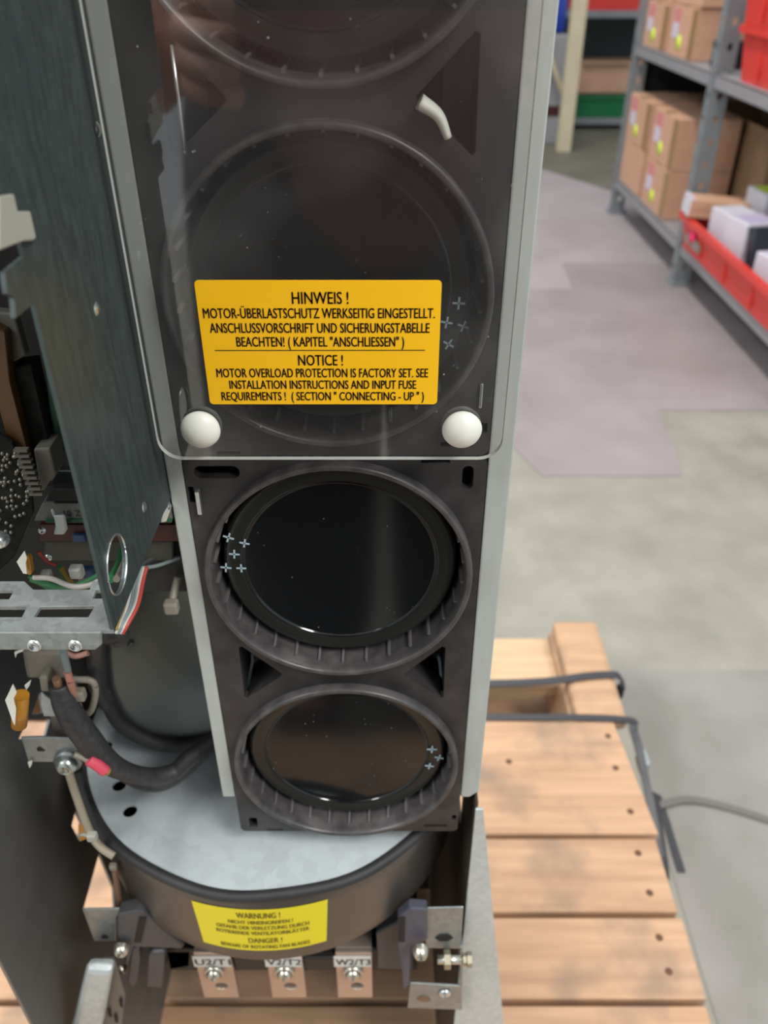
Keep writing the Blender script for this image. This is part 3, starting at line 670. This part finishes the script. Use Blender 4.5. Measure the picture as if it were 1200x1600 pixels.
# white connector plugs and labels
def blob(px, py, y, r, m, nm, lab=None): p = PY(px, py, y); return put(nm, bx(p.x-r, p.x+r, p.y-r*.8, p.y+r*.8, p.z-r, p.z+r), m, dr, bevel=r*.35, label=lab)
blob(120, 893, -.012, .0024, white_p, 'white_plug'); blob(73, 898, -.012, .0018, white_p, 'white_plug'); blob(138, 893, -.006, .002, bluew, 'blue_plug'); blob(130, 905, -.007, .0016, mat('lilac_plug', (.25, .12, .18), .5), 'pink_plug')
quad('paper_tag', white_p, -.024, [(26, 878), (38, 861), (42, 872), (40, 880), (42, 897), (36, 896)], .0004, 'folded white paper tag', 0)
quad('tape_wrap', kapton, -.0225, [(40, 870), (46, 874), (50, 898), (43, 900), (40, 890)], .003, 'amber tape')
def wire(m, pts, r, y=None, nm='wire', lab=None, **k):
    P = [PY(p[0], p[1], p[2] if len(p) > 2 else y) for p in pts]
    return put(nm, tb(P, r, k.get('seg', 8), 8, flat=k.get('flat', 1)), m, dr, label=lab)
wire(whitew, [(52, 902), (80, 904), (112, 916), (140, 914), (160, 904)], .0010, -.022, lab='white wire')
wire(greenw, [(48, 903), (75, 912), (105, 918), (130, 912), (158, 898)], .0014, -.018, lab='green wire')
wire(greenw, [(45, 898), (66, 912), (90, 921), (125, 919), (150, 908)], .0011, -.016, lab='green wire')
wire(brownw, [(46, 880), (52, 896), (70, 906), (100, 914)], .0010, -.014, lab='brown wire')
wire(yelloww, [(96, 888), (104, 900), (112, 912)], .0010, -.012, lab='ochre wire'); wire(greenw, [(92, 884), (98, 898), (106, 912)], .0010, -.011, lab='green wire')
wire(redw, [(60, 862), (75, 878), (90, 884)], .0007, -.010, lab='red wire')
for k, (m, dx) in enumerate(((whitew, 0), (greyw, 5), (greyw, 9), (whitew, 13), (redw, 17))):    # flat cable beside the panel tip
    wire(m, [(212+dx, 886, .004), (206+dx, 910, -.002), (200+dx*.9, 945, -.012), (188+dx*.7, 975, -.020), (182+dx*.55, 990, -.022)], .0008, lab='flat cable strand', nm='cable_strand')
wire(yelloww, [(196, 940, -.01), (186, 962, -.018), (181, 984, -.022)], .0009, lab='ochre wire')
wire(greenw, [(174, 905, -.03), (186, 880, -.01), (190, 860, .0)], .0014, lab='green wire'); wire(beige_p, [(182, 905, -.03), (192, 880, -.01), (196, 862, .0)], .0012)
wire(sleeve, [(216, 886, .006), (240, 872, .009), (262, 870, .010), (285, 872, .010)], .0014); wire(greyw, [(216, 888, .004), (245, 884, .006), (285, 870, .010)], .0008)
wire(beige_p, [(278, 902, .010), (272, 925, .006), (268, 944, .002)], .0016, lab='beige cable tail'); blob(268, 948, 0, .0028, beige_p, 'cable_plug')

# galvanised shelf bracket
zs = .7213
def qz(px, py, z): p = PZ(px, py, z); return (p.x, p.y)
yb0 = -.0735
F = FZ(zs)
cor = [qz(-60, 985, zs), qz(160, 985, zs), qz(178, 985, zs), qz(166, 940, zs), qz(164, 908, zs), qz(144, 908, zs), qz(140, 921, zs), qz(52, 921, zs), qz(48, 917, zs), qz(38, 908, zs), qz(-60, 908, zs)]
hol = [[qz(53, 964, zs), qz(138, 964, zs), qz(148, 947, zs), qz(63, 948, zs)], [qz(-30, 964, zs), qz(34, 964, zs), qz(42, 948, zs), qz(-25, 948, zs)],
       [qz(-20, 936, zs), qz(14, 936, zs), qz(22, 922, zs), qz(-20, 922, zs)], [qz(145, 935, zs), qz(160, 935, zs), qz(160, 922, zs), qz(150, 922, zs)]]
bk = plate('support_bracket', galv_b, dr, F, cor, hol, th=.0012, bevel=.0003, label='galvanised slotted support bracket')
yl = PZ(100, 985, zs).y
rv = [PY(55, 1006, yl), PY(119, 1006, yl)]
z2 = PY(100, 1013, yl).z
plate('bracket_lip', galv_b, bk, FY(yl-.0008), [(PY(-80, 985, yl).x, zs-.0002), (PY(160, 988, yl).x, zs-.0002), (PY(158, 998, yl).x, z2+.002), (PY(150, 1012, yl).x, z2), (PY(-80, 1013, yl).x, z2)], th=.0012, bevel=.0004)
for p in rv: put('rivet_lit_hole', lt([(0, .0002), (.0009, .0002), (.0012, .0008), (.0018, .0006), (.0021, 0)], MY(p.x, yl-.0008, p.z), 16), steel, bk)

# outer left wall with openings
XW = -.186
def qw(px, py): p = PX(px, py, XW); return (p.y, p.z)
fy = -.038
holesW = [[qw(130, 1421), qw(155, 1333), qw(178, 1388), qw(180, 1425)], [qw(112, 1290), qw(118, 1267), qw(127, 1285), qw(125, 1316)],
          [qw(29, 1155), qw(44, 1124), qw(79, 1123), qw(70, 1153)], [qw(50, 1116), qw(63, 1080), qw(69, 1114)], [qw(176, 1335), qw(184, 1345), qw(201, 1388), qw(196, 1383)]]
bm = bmesh.new(); poly(bm, [(fy, PT+.001), (.20, PT+.001), (.20, 1.15), (fy, 1.15)], holesW, .0015, FX(XW))
wl = put('outer_side_wall', bm, wall_m, dr, label='large dark zinc outer side wall')
# right wall
XR_ = .0432
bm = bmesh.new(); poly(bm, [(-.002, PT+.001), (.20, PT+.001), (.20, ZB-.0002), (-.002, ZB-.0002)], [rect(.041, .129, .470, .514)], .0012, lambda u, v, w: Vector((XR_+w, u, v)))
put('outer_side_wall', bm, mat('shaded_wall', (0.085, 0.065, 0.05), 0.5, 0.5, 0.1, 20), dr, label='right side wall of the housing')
plate('foot_flange', galv_light, dr, FY(-.0035), [(XR_, ZB-.004), (PY(756, 1256, -.0035).x, ZB-.004), (PY(787, 1600, -.0035).x, PY(787, 1600, -.0035).z), (PY(800, 1750, -.0035).x, PT+.001), (XR_, PT+.001)], th=.0015, bevel=.0005)
# left flared foot
a = [(PY(x, y, -.02).x, PY(x, y, -.02).z) for x, y in ((137, 1517), (175, 1518), (160, 1602), (112, 1602))]
zt_ = PT+.001
bm = bmesh.new()
poly(bm, [(PY(a, b, -.024).x, PY(a, b, -.024).z) for a, b in ((133, 1516), (176, 1518), (160, 1602), (108, 1800), (40, 1800), (112, 1602))], [], .008, FY(-.024))
put('foot_flange', bm, galv_light, dr, bevel=.0035)
quad('foot_plate', wall_m, -.012, [(160, 1500), (178, 1498), (195, 1555), (186, 1640), (150, 1640)], .002, 'slotted brown-grey foot plate')
for px, py in ((189, 1568), (171, 1583), (181, 1592)):
    quad('foot_slot', black, -.0132, [(px-3, py-7), (px+1, py-5), (px+3, py+7), (px-1, py+5)], .0006, None, 0)
put('dark_shade_back', bx(XW+.0016, XR_, .2003, .202, PT+.001, 1.15), mat('dark_shade_back', (0.03, 0.028, 0.025), 0.6, 0.3), dr)  # coloured dark to make the interior look shaded
put('light_block_roof', bx(XW, XR_+.003, -.09, .202, 1.151, 1.153), wall_m, dr)  # unseen cap added to keep overhead light out of the housing
# rear sheet with edge trim
trim = [(158, 985), (160, 1040), (168, 1085), (190, 1125), (225, 1148), (262, 1158), (300, 1158), (350, 1148)]
ys = .052
T = [PY(a, b, ys) for a, b in trim]
poly_pts = [(p.x, p.z) for p in smoothpath(T, 4)] + [(PY(350, 880, ys).x, PY(350, 880, ys).z), (PY(158, 880, ys).x, PY(158, 880, ys).z)]
plate('rear_sheet', dark_sheet, dr, FY(ys), poly_pts, th=.0015, label='dark smooth sheet behind the fan')
put('edge_trim', tb([p+Vector((0, -.002, 0)) for p in T], .0042, 10, 8), rubber, dr, label='black rubber edge trim')
sc_at(204, 1007, ys-.001, .0016, .001, dark_sheet)

# fan housing
FXc, FYc, FZt, FR = -.061, .085, CZ-.370, .1095
def dc(z):      # the housing narrows slightly downwards: centre and radius at height z
    k = min(1, max(0, (FZt-z)/.056)); return FXc, FYc-.011*k, FR+.0028-.0098*k
bm = bmesh.new(); zz = [-.0005, -.003, -.012, -.022, -.032, -.042, -.052, -.0558]
rows = []
for dz in zz:
    cx, cy, r_ = dc(FZt+dz); r_ -= .0015 if dz in (-.0005, -.0558) else 0
    rows.append([bm.verts.new((cx+r_*math.cos(2*PI*k/96), cy+r_*math.sin(2*PI*k/96), FZt+dz)) for k in range(96)])
cx, cy, r_ = dc(FZt-.056); rows.append([bm.verts.new((cx+(r_-.005)*math.cos(2*PI*k/96), cy+(r_-.005)*math.sin(2*PI*k/96), FZt-.0558)) for k in range(96)])
for A, B in zip(rows, rows[1:]):
    for k in range(96): bm.faces.new([A[k], A[(k+1) % 96], B[(k+1) % 96], B[k]]).smooth = True
fan = put('fan_housing', bm, drum_m, dr, label='round dark fan housing')
hl = [PZ(186, 1227, FZt), PZ(203, 1267, FZt), PZ(165, 1165, FZt)]
plate('fan_top_plate', disc_m, fan, FZ(FZt), circ(FXc, FYc, FR+.001, 96), [circ(p.x, p.y, .0037, 20) for p in hl], th=.0015, label='light zinc top plate')
put('fan_bottom', lt([(0, -.045), (.099, -.045)], MZ(FXc, FYc-.009, FZt), 48), black, fan)
bm = bmesh.new(); n = 120
tube(bm, [(FXc+(FR+.0012+.0004*math.sin(i*PI/6)+.0003*math.sin(i*PI/20*3))*math.cos(2*PI*i/n), FYc+(FR+.0012+.0004*math.sin(i*PI/6))*math.sin(2*PI*i/n), FZt-.0006+.0003*math.sin(i*PI/5)) for i in range(n)], .0028, 10, 1, closed=True)
put('edge_trim', bm, rubber, fan, label='black rubber edge trim')
# danger label on the curved side
def onD(px, py):     # intersection with the housing side
    a, Y, h = _ray(px, py); d = .3
    for _ in range(12):
        cx, cy, r_ = dc(CZ-h*d); r_ += .0003
        A_ = a*a+Y*Y; Bq = 2*(a*(-cx)+Y*(CY-cy)); Cq = cx**2+(CY-cy)**2-r_**2
        d = (-Bq-math.sqrt(Bq*Bq-4*A_*Cq))/(2*A_)
    return a*d, CY+Y*d, CZ-h*d
c4 = [onD(303, 1408), onD(510, 1406), onD(512, 1468), onD(315, 1472)]
ang = lambda p: math.atan2(p[0]-dc(p[2])[0], -(p[1]-dc(p[2])[1]))
a0 = (ang(c4[0])+ang(c4[3]))/2; a1 = (ang(c4[1])+ang(c4[2]))/2; zt1 = min((c4[0][2]+c4[1][2])/2, FZt-.004); zt0 = zt1-.031
zt0 = (c4[2][2]+c4[3][2])/2
def GD(off):
    def g(u, v):
        z = zt0+(zt1-zt0)*v; cx, cy, r_ = dc(z); t = a0+(a1-a0)*u
        return Vector((cx+(r_+off)*math.sin(t), cy-(r_+off)*math.cos(t), z))
    return g
bm = bmesh.new(); g0 = GD(.0003); prev = None
for i in range(25):
    cur = [bm.verts.new(g0(i/24, 0)), bm.verts.new(g0(i/24, 1))]
    if prev: bm.faces.new([prev[0], cur[0], cur[1], prev[1]])
    prev = cur
g1 = GD(.0006)
for s, x0, x1, y, h in (('WARNUNG !', .33, .65, .80, .13), ('NICHT HINEINGREIFEN !', .26, .74, .66, .085), ('GEFAHR DER VERLETZUNG DURCH', .16, .86, .53, .085), ('ROTIERENDE VENTILATORBLÄTTER', .15, .86, .40, .085), ('DANGER !', .39, .65, .205, .12), ('BEWARE OF ROTATING FAN BLADES.', .16, .87, .065, .085)):
    add_text(bm, s, x0, x1, y, h, g1, 1, embolden=.002)
put('danger_label', bm, [yellow2, ink2], fan, label='yellow danger label with grey lettering')

# terminals
zt2 = CZ-.4706
def tbar(x0, x1, txt):
    y = 0.0
    bm = bmesh.new(); poly(bm, rect(x0, x1, CZ-.522, zt2), [circ((x0+x1)/2+.0015, PY(343, 1541, 0).z, .0038, 20)], .003, FY(y)); box(bm, x0, x1, .003, .075, zt2-.003, zt2)
    b = put('output_terminal', bm, busbar_m, dr, bevel=.0004, label='tinned copper output terminal')
    bm = bmesh.new(); poly(bm, rect(x0-.001, x1-.0005, zt2-.0142, zt2-.0030), [], .0004, FY(y-.0006))
    add_text(bm, txt, x0, x1-.001, zt2-.0118, .0062, lambda u, v: Vector((u, y-.0008, v)), 1, embolden=.0004)
    put('terminal_label', bm, [label_w, mat('label_ink', (.10, .10, .10), .5)], b, label='white label '+txt)
    xc = (x0+x1)/2-.0005
    screw('terminal_screw', screw_m, b, MY(xc, y-.002, PY(335, 1515, 0).z), .0042, .0035)
    put('washer', lt([(.0045, 0), (.0058, 0), (.0058, .003), (.0045, .003)], MY(xc, y, PY(335, 1515, 0).z), 20), screw_m, b)
    quad('hole_rear', galv_light, .012, [(0, 0)], .001) if False else None
tbar(-.1083, -.0873, 'U2/T1'); tbar(-.0672, -.0467, 'V2/T2'); tbar(-.0277, -.007, 'W2/T3')
bt = bmesh.new(); box(bt, -.135, .02, .004, .07, zt2-.028, zt2-.0035)
for x in (-.0770, -.0370): box(bt, x-.0085, x+.0085, -.001, .004, zt2-.016, zt2-.004)
put('terminal_block', bt, mat('terminal_block_black', (.012, .011, .010), .5), dr, bevel=.001)

# lower left plastic clip and bracket
yb_ = -.006
lbk = quad('mounting_bracket', galv, yb_, [(128, 1421), (190, 1420), (213, 1421), (213, 1428), (183, 1432), (181, 1471), (147, 1471)], .0012, 'folded zinc mounting bracket')
quad('bracket_hole', black, yb_-.0006, [(158, 1464), (162, 1461), (168, 1463), (169, 1467), (159, 1467)], .0004, None, 0, lbk)
clip_m = mat('clip_plastic', (.055, .055, .06), .45)
cl = quad('snap_clip', clip_m, yb_-.004, [(183, 1430), (213, 1424), (226, 1426), (288, 1478), (283, 1484), (262, 1482), (208, 1480), (200, 1508), (194, 1508), (196, 1482), (182, 1462)], .008, 'black plastic snap clip', .0012)
quad('clip_slot', black, yb_-.0046, [(217, 1434), (229, 1434), (220, 1473), (209, 1473)], .0006, None, 0, cl)
quad('clip_leg', clip_m, yb_-.004, [(206, 1482), (217, 1482), (219, 1500), (214, 1535), (206, 1545), (199, 1534)], .006, None, .001, cl)
quad('clip_leg', clip_m, yb_-.003, [(232, 1490), (258, 1488), (253, 1546), (228, 1544)], .012, None, .002, cl)
quad('clip_leg', clip_m, yb_+.01, [(256, 1484), (300, 1484), (298, 1512), (262, 1518)], .012, None, .002, cl)
sc_at(191, 1479, yb_-.006, .0042, .005, screw_m, 'bracket_screw'); sc_at(191, 1510, yb_+.004, .003, .004, screw_m, 'bracket_screw')
sc_at(200, 1422, yb_+.004, .004, .003, screw_m, 'bracket_screw')
# lower right clip and bracket
quad('clip_body', clip_m, yb_+.008, [(588, 1458), (645, 1428), (645, 1516), (590, 1514)], .01, None, .001, None)
cr = quad('snap_clip', mat('blue_black_plastic', (.06, .062, .085), .45), yb_-.004, [(622, 1434), (640, 1420), (668, 1422), (668, 1470), (641, 1480), (640, 1540), (630, 1548), (627, 1500), (622, 1480)], .006, 'blue-black plastic snap clip', .001)
quad('clip_slot', black, yb_-.0046, [(623, 1434), (633, 1434), (632, 1472), (622, 1472)], .0006, None, 0, cr)
rb = quad('mounting_bracket', galv, yb_-.0022, [(642, 1420), (724, 1418), (720, 1483), (668, 1482), (664, 1470), (642, 1462)], .0012, 'folded zinc mounting bracket')
quad('bracket_hole', black, yb_-.0027, [(680, 1466), (687, 1461), (700, 1460), (708, 1466), (700, 1471), (687, 1471)], .0004, None, 0, rb)
quad('bracket_lower_tab', galv, yb_-.0022, [(641, 1536), (722, 1541), (722, 1578), (637, 1575)], .0012, 'lower tab of the bracket', .0003, rb)
quad('bracket_side', galv, yb_-.0026, [(719, 1480), (723, 1480), (723, 1542), (719, 1540)], .02, None, .0002, rb)
quad('bracket_hole', brownw, yb_-.0027, [(651, 1561), (660, 1557), (669, 1559), (673, 1564), (664, 1566), (654, 1564)], .0004, None, 0, rb)
sc_at(695, 1552, yb_-.0028, .0036, .0015, steel, 'countersunk_screw', 'bright countersunk screw')
sc_at(657, 1481, yb_-.008, .0044, .006, screw_m, 'bracket_screw')
p = PY(722, 1511, yb_-.012)
def hexb(nm, x, r, L):
    put(nm, lt([(0, 0), (r, 0), (r, L), (0, L)], MXp(x, p.y+.004, p.z), 6, smooth=False), mat('yellow_zinc', (.36, .33, .24), .4, .7), dr, bevel=.0004)
hexb('hex_bolt', p.x+.0028, .0042, .0028); hexb('bolt_washer', p.x+.0008, .0034, .0018); hexb('hex_nut', p.x-.0095, .0050, .0035)
put('bolt_shaft', lt([(0, 0), (.0024, 0), (.0024, .014), (0, .014)], MXp(p.x-.013, p.y+.004, p.z), 12), screw_m, dr)

# ---- lower left hardware between wall and fan
y5 = -.002
hb = quad('earth_bracket', galv, y5, [(32, 1153), (60, 1152), (118, 1154), (130, 1170), (141, 1184), (118, 1192), (44, 1191)], .0012, 'grey zinc earth bracket')
quad('bracket_hole', black, y5-.0005, [(57, 1170), (61, 1168), (70, 1174), (59, 1174)], .0004, None, 0, hb)
p = PY(107, 1187, y5)
put('washer', lt([(0, .0018), (.0062, .0018), (.0062, 0)], MY(p.x, p.y, p.z), 24), galv, hb); screw('socket_screw', mat('screw_green_zinc', (.42, .48, .45), .3, .9), hb, MY(p.x, p.y-.0018, p.z), .0050, .0045, label='round socket head screw')
quad('plastic_duct', beige_p, .004, [(32, 1018), (104, 1018), (110, 1100), (94, 1120), (72, 1080), (58, 1062), (40, 1062)], .012, 'grey-beige plastic duct', .002)
quad('plastic_peg', beige_p, -.002, [(60, 1058), (74, 1058), (78, 1082), (64, 1082)], .010, None, .001)
quad('zinc_tab', galv_light, -.001, [(64, 1082), (84, 1096), (88, 1120), (68, 1120), (63, 1100)], .001, 'small zinc tab')
quad('white_tie', white_p, -.006, [(22, 1020), (38, 1014), (36, 1018), (26, 1022), (24, 1029)], .001, 'white cable tie end', .0002)
quad('white_tie', white_p, -.02, [(38, 1072), (48, 1064), (46, 1072), (41, 1079)], .001, 'white cable tie end', .0002)
quad('white_tie', white_p, -.004, [(43, 1192), (50, 1190), (49, 1196), (46, 1201)], .001, 'white cable tie end', .0002)
quad('paper_tag', white_p, -.03, [(8, 1094), (20, 1069), (26, 1082), (21, 1092), (25, 1108), (23, 1134), (20, 1128)], .0004, 'folded white paper tag', 0)
a, b = PY(33, 1086, -.026), PY(30, 1133, -.026)
bm = bmesh.new(); tube(bm, [a, b], .0030, 16, 1); put('tape_roll', bm, kapton, dr, label='rolled amber tape')
quad('capillary_strut', beige_p, .004, [(78, 1120), (94, 1120), (100, 1152), (86, 1152)], .002, None, .0004)
quad('black_box', black, .006, [(106, 1024), (142, 1024), (142, 1055), (112, 1055)], .004, 'black module', .0008)
wire(beige_p, [(112, 1062, .0), (140, 1063, .0), (149, 1074, .0), (147, 1096, .0), (140, 1113, .0), (128, 1114, .0), (118, 1098, .0), (110, 1070, .0), (113, 1062, .0)], .0015, lab='beige plug frame', nm='plug_frame')
blob(123, 1085, -.003, .0028, beige_p, 'plug_latch')
wire(greyw, [(98, 1018, -.006), (102, 1032, -.006), (106, 1048, -.006)], .0016); wire(mat('salmon_wire', (.35, .16, .12), .5), [(104, 1045, -.005), (110, 1065, -.006), (116, 1085, -.004), (124, 1108, .0)], .0016, lab='salmon wire')
wire(mat('salmon_wire2', (.35, .18, .14), .5), [(100, 1019, -.004), (118, 1025, -.004), (138, 1020, -.004)], .0012)
wire(brownw, [(88, 1060, -.006), (92, 1075, -.006)], .0018)
# main sleeve bundle
wire(sleeve, [(93, 1068, -.004), (104, 1105, -.006), (130, 1145, -.006), (160, 1183, -.004), (190, 1203, .0), (235, 1214, .008), (272, 1206, .015), (300, 1182, .02), (345, 1150, .03)], lambda t: .0044+.0014*math.sin(min(1, t*1.9)*PI), nm='cable_sleeve', lab='thick black cable sleeve', seg=14)
wire(sleeve, [(172, 1196, .004), (210, 1222, .01), (250, 1228, .014), (285, 1210, .02), (318, 1178, .026), (345, 1160, .03)], .0028, nm='cable_sleeve', lab='thin black cable under the sleeve')
wire(pinkw, [(139, 1187, -.011), (152, 1195, -.011), (165, 1205, -.011)], .0026, nm='heat_shrink', lab='bright red heat shrink')
wire(beige_p, [(118, 1178, -.008), (130, 1183, -.009), (142, 1190, -.010)], .0016); wire(yelloww, [(164, 1204, -.010), (171, 1207, -.010)], .0017)
wire(sleeve, [(152, 985, .0), (150, 1015, .0), (148, 1045, .01), (152, 1075, .02), (166, 1100, .03)], .0035, nm='cable_sleeve', lab='black cable behind the bracket')
wire(rubber, [(160, 988, -.012), (178, 988, -.010), (186, 996, -.008)], .0045, nm='cable_grommet')
# cable following the fan edge
wire(mat('tan_cable', (.26, .22, .16), .5), [(104, 1196, -.006), (118, 1240, -.008), (134, 1285, -.014), (146, 1310, -.018), (160, 1326, -.022), (178, 1338, -.024)], .0019, nm='edge_cable', lab='tan cable along the fan edge')
wire(rubber, [(116, 1200, .006), (124, 1240, .004), (142, 1285, .002), (160, 1316, .0)], lambda t: .0036*(1-.4*t), nm='edge_cable', lab='black cable along the fan edge')
blob(144, 1307, -.022, .0022, cream_p, 'tie_head'); wire(cream_p, [(127, 1304, -.020), (138, 1305, -.022), (146, 1308, -.022)], .0008, nm='cable_tie')
wire(mat('brown_lead', (.20, .11, .07), .5), [(178, 1352, .0), (182, 1380, .0), (187, 1418, .0)], .0018, nm='brown_lead')
blob(177, 1354, -.002, .0018, beige_p, 'tie_head')
quad('foil_tab', kapton, -.006, [(122, 1290), (130, 1284), (134, 1312), (124, 1316)], .001, 'amber tape tab')

# ------------------------------------------------------------------ the photographer, standing behind the camera, mirrored in the cover
skin_m = mat('skin', (0.68, 0.36, 0.28), 0.5, 0, 0.05, 30); coat_m = mat('maroon_coat', (0.13, 0.035, 0.035), 0.8, 0, 0.1, 40)
trous_m = mat('dark_trousers', (0.03, 0.03, 0.035), 0.8); hair_m = mat('brown_hair', (0.05, 0.03, 0.02), 0.6)
pe = thing('person', 'person in a maroon work coat and dark trousers holding a phone with both hands', 'person', (0, -0.56, 0))
def skinmesh(name, V, E_, m, parent, sub=2, root=0):
    me = bpy.data.meshes.new(name); me.from_pydata([v[:3] for v in V], E_, []); me.materials.append(m)
    o = bpy.data.objects.new(name, me); COL.objects.link(o); o.parent = parent
    if parent.parent is None: o.matrix_parent_inverse = Matrix.Translation(-Vector(parent.location))
    sk = o.modifiers.new('skin', 'SKIN'); sk.use_smooth_shade = True; L = me.skin_vertices[0].data
    for i, v in enumerate(V):
        L[i].radius = (v[3], v[4] if len(v) > 4 else v[3]); L[i].use_root = (i == root)
    sb = o.modifiers.new('sub', 'SUBSURF'); sb.levels = sub; sb.render_levels = sub
    return o
PYY = -.56
V = [(0, PYY, .90, .10, .07), (0, PYY, 1.08, .10, .07), (0, PYY+.01, 1.28, .11, .08), (0, PYY+.01, 1.40, .08, .07), (0, PYY+.02, 1.48, .05), (0, PYY+.05, 1.56, .075, .085), (0, PYY+.06, 1.66, .075, .09), (0, PYY+.05, 1.71, .05)]
Ed = [(i, i+1) for i in range(7)]
for sg in (-1, 1):
    k = len(V)
    V += [(sg*.17, PYY, 1.37, .055), (sg*.24, PYY+.04, 1.13, .043), (sg*.20, -.375, .865, .046), (sg*.155, -.315, .832, .036), (sg*.118, -.285, .828, .042, .034)]
    Ed += [(3, k), (k, k+1), (k+1, k+2), (k+2, k+3), (k+3, k+4)]
    k = len(V)
    V += [(sg*.085, PYY, .82, .06), (sg*.09, PYY+.02, .48, .045), (sg*.095, PYY-.02, .09, .042), (sg*.10, PYY+.10, .035, .035)]
    Ed += [(0, k), (k, k+1), (k+1, k+2), (k+2, k+3)]
body = skinmesh('body', V, Ed, skin_m, pe)
for sg in (-1, 1):
    fx = sg*.078
    for j, (dz, L) in enumerate(((.018, .9), (.004, 1.0), (-.010, .93), (-.023, .76))):
        z = .843+dz; b0 = (sg*.107, -.295, z); 
        V = [(*b0, .0085), (sg*.103, -.295+.030*L, z, .0085), (sg*.090, -.295+.048*L, z-.002, .008), (sg*.072, -.295+.050*L, z-.004, .007)]
        skinmesh('finger', V, [(0, 1), (1, 2), (2, 3)], skin_m, body, 1)
    V = [(sg*.114, -.300, .862, .011), (sg*.098, -.302, .925, .010), (sg*.080, -.280, .936, .009)]
    skinmesh('thumb', V, [(0, 1), (1, 2)], skin_m, body, 1)
coatV = [(0, PYY, .60, .205, .16), (0, PYY, .90, .165, .125), (0, PYY, 1.08, .155, .115), (0, PYY+.01, 1.28, .18, .13), (0, PYY+.01, 1.41, .10, .09)]
ce = [(i, i+1) for i in range(4)]
for sg in (-1, 1):
    k = len(coatV); coatV += [(sg*.18, PYY, 1.37, .07), (sg*.25, PYY+.04, 1.13, .06)]; ce += [(3, k), (k, k+1)]
skinmesh('work_coat', coatV, ce, coat_m, pe)
trV = [(0, PYY, .84, .12, .09)]; te = []
for sg in (-1, 1):
    k = len(trV); trV += [(sg*.085, PYY+.01, .76, .105), (sg*.092, PYY+.02, .48, .10), (sg*.095, PYY, .09, .085)]; te += [(0, k), (k, k+1), (k+1, k+2)]
skinmesh('trousers', trV, te, trous_m, pe)
for sg in (-1, 1): skinmesh('shoe', [(sg*.10, PYY-.06, .045, .045), (sg*.10, PYY+.04, .045, .045), (sg*.10, PYY+.13, .035, .036)], [(0, 1), (1, 2)], black, pe)
skinmesh('hair', [(0, PYY+.0, 1.60, .07), (0, PYY+.03, 1.70, .088), (0, PYY+.08, 1.735, .06)], [(0, 1), (1, 2)], hair_m, pe)
for sg in (-1, 1):
    put('eye', lt([(0, .010), (.007, .007), (.010, 0), (.007, -.007), (0, -.010)], MZ(sg*.028, PYY+.128, 1.615), 12), white_p, pe)
    put('ear', lt([(0, .02), (.008, .014), (.010, 0), (.008, -.014), (0, -.02)], MZ(sg*.078, PYY+.05, 1.60), 10), skin_m, pe)
put('nose', lt([(0, .02), (.006, .01), (.011, -.008), (0, -.014)], MZ(0, PYY+.148, 1.59), 12), skin_m, pe); put('mouth', bx(-.022, .022, PYY+.128, PYY+.138, 1.548, 1.555), mat('lips', (.42, .17, .15), .5), pe, bevel=.002)
ph = thing('smartphone', 'black smartphone held in both hands above the drive unit', 'phone', (0, CY, CZ))
Mp = Matrix.Translation((0, CY, CZ)) @ Matrix.Rotation(PI/2-PITCH, 4, 'X')
bm = bmesh.new(); box(bm, -.077, .077, -.035, .035, .004, .012, M=Mp); put('phone_body', bm, capm, ph, bevel=.003)
bm = bmesh.new(); box(bm, -.070, .070, -.031, .031, .0121, .0125, M=Mp); put('phone_screen', bm, pack_k, ph)
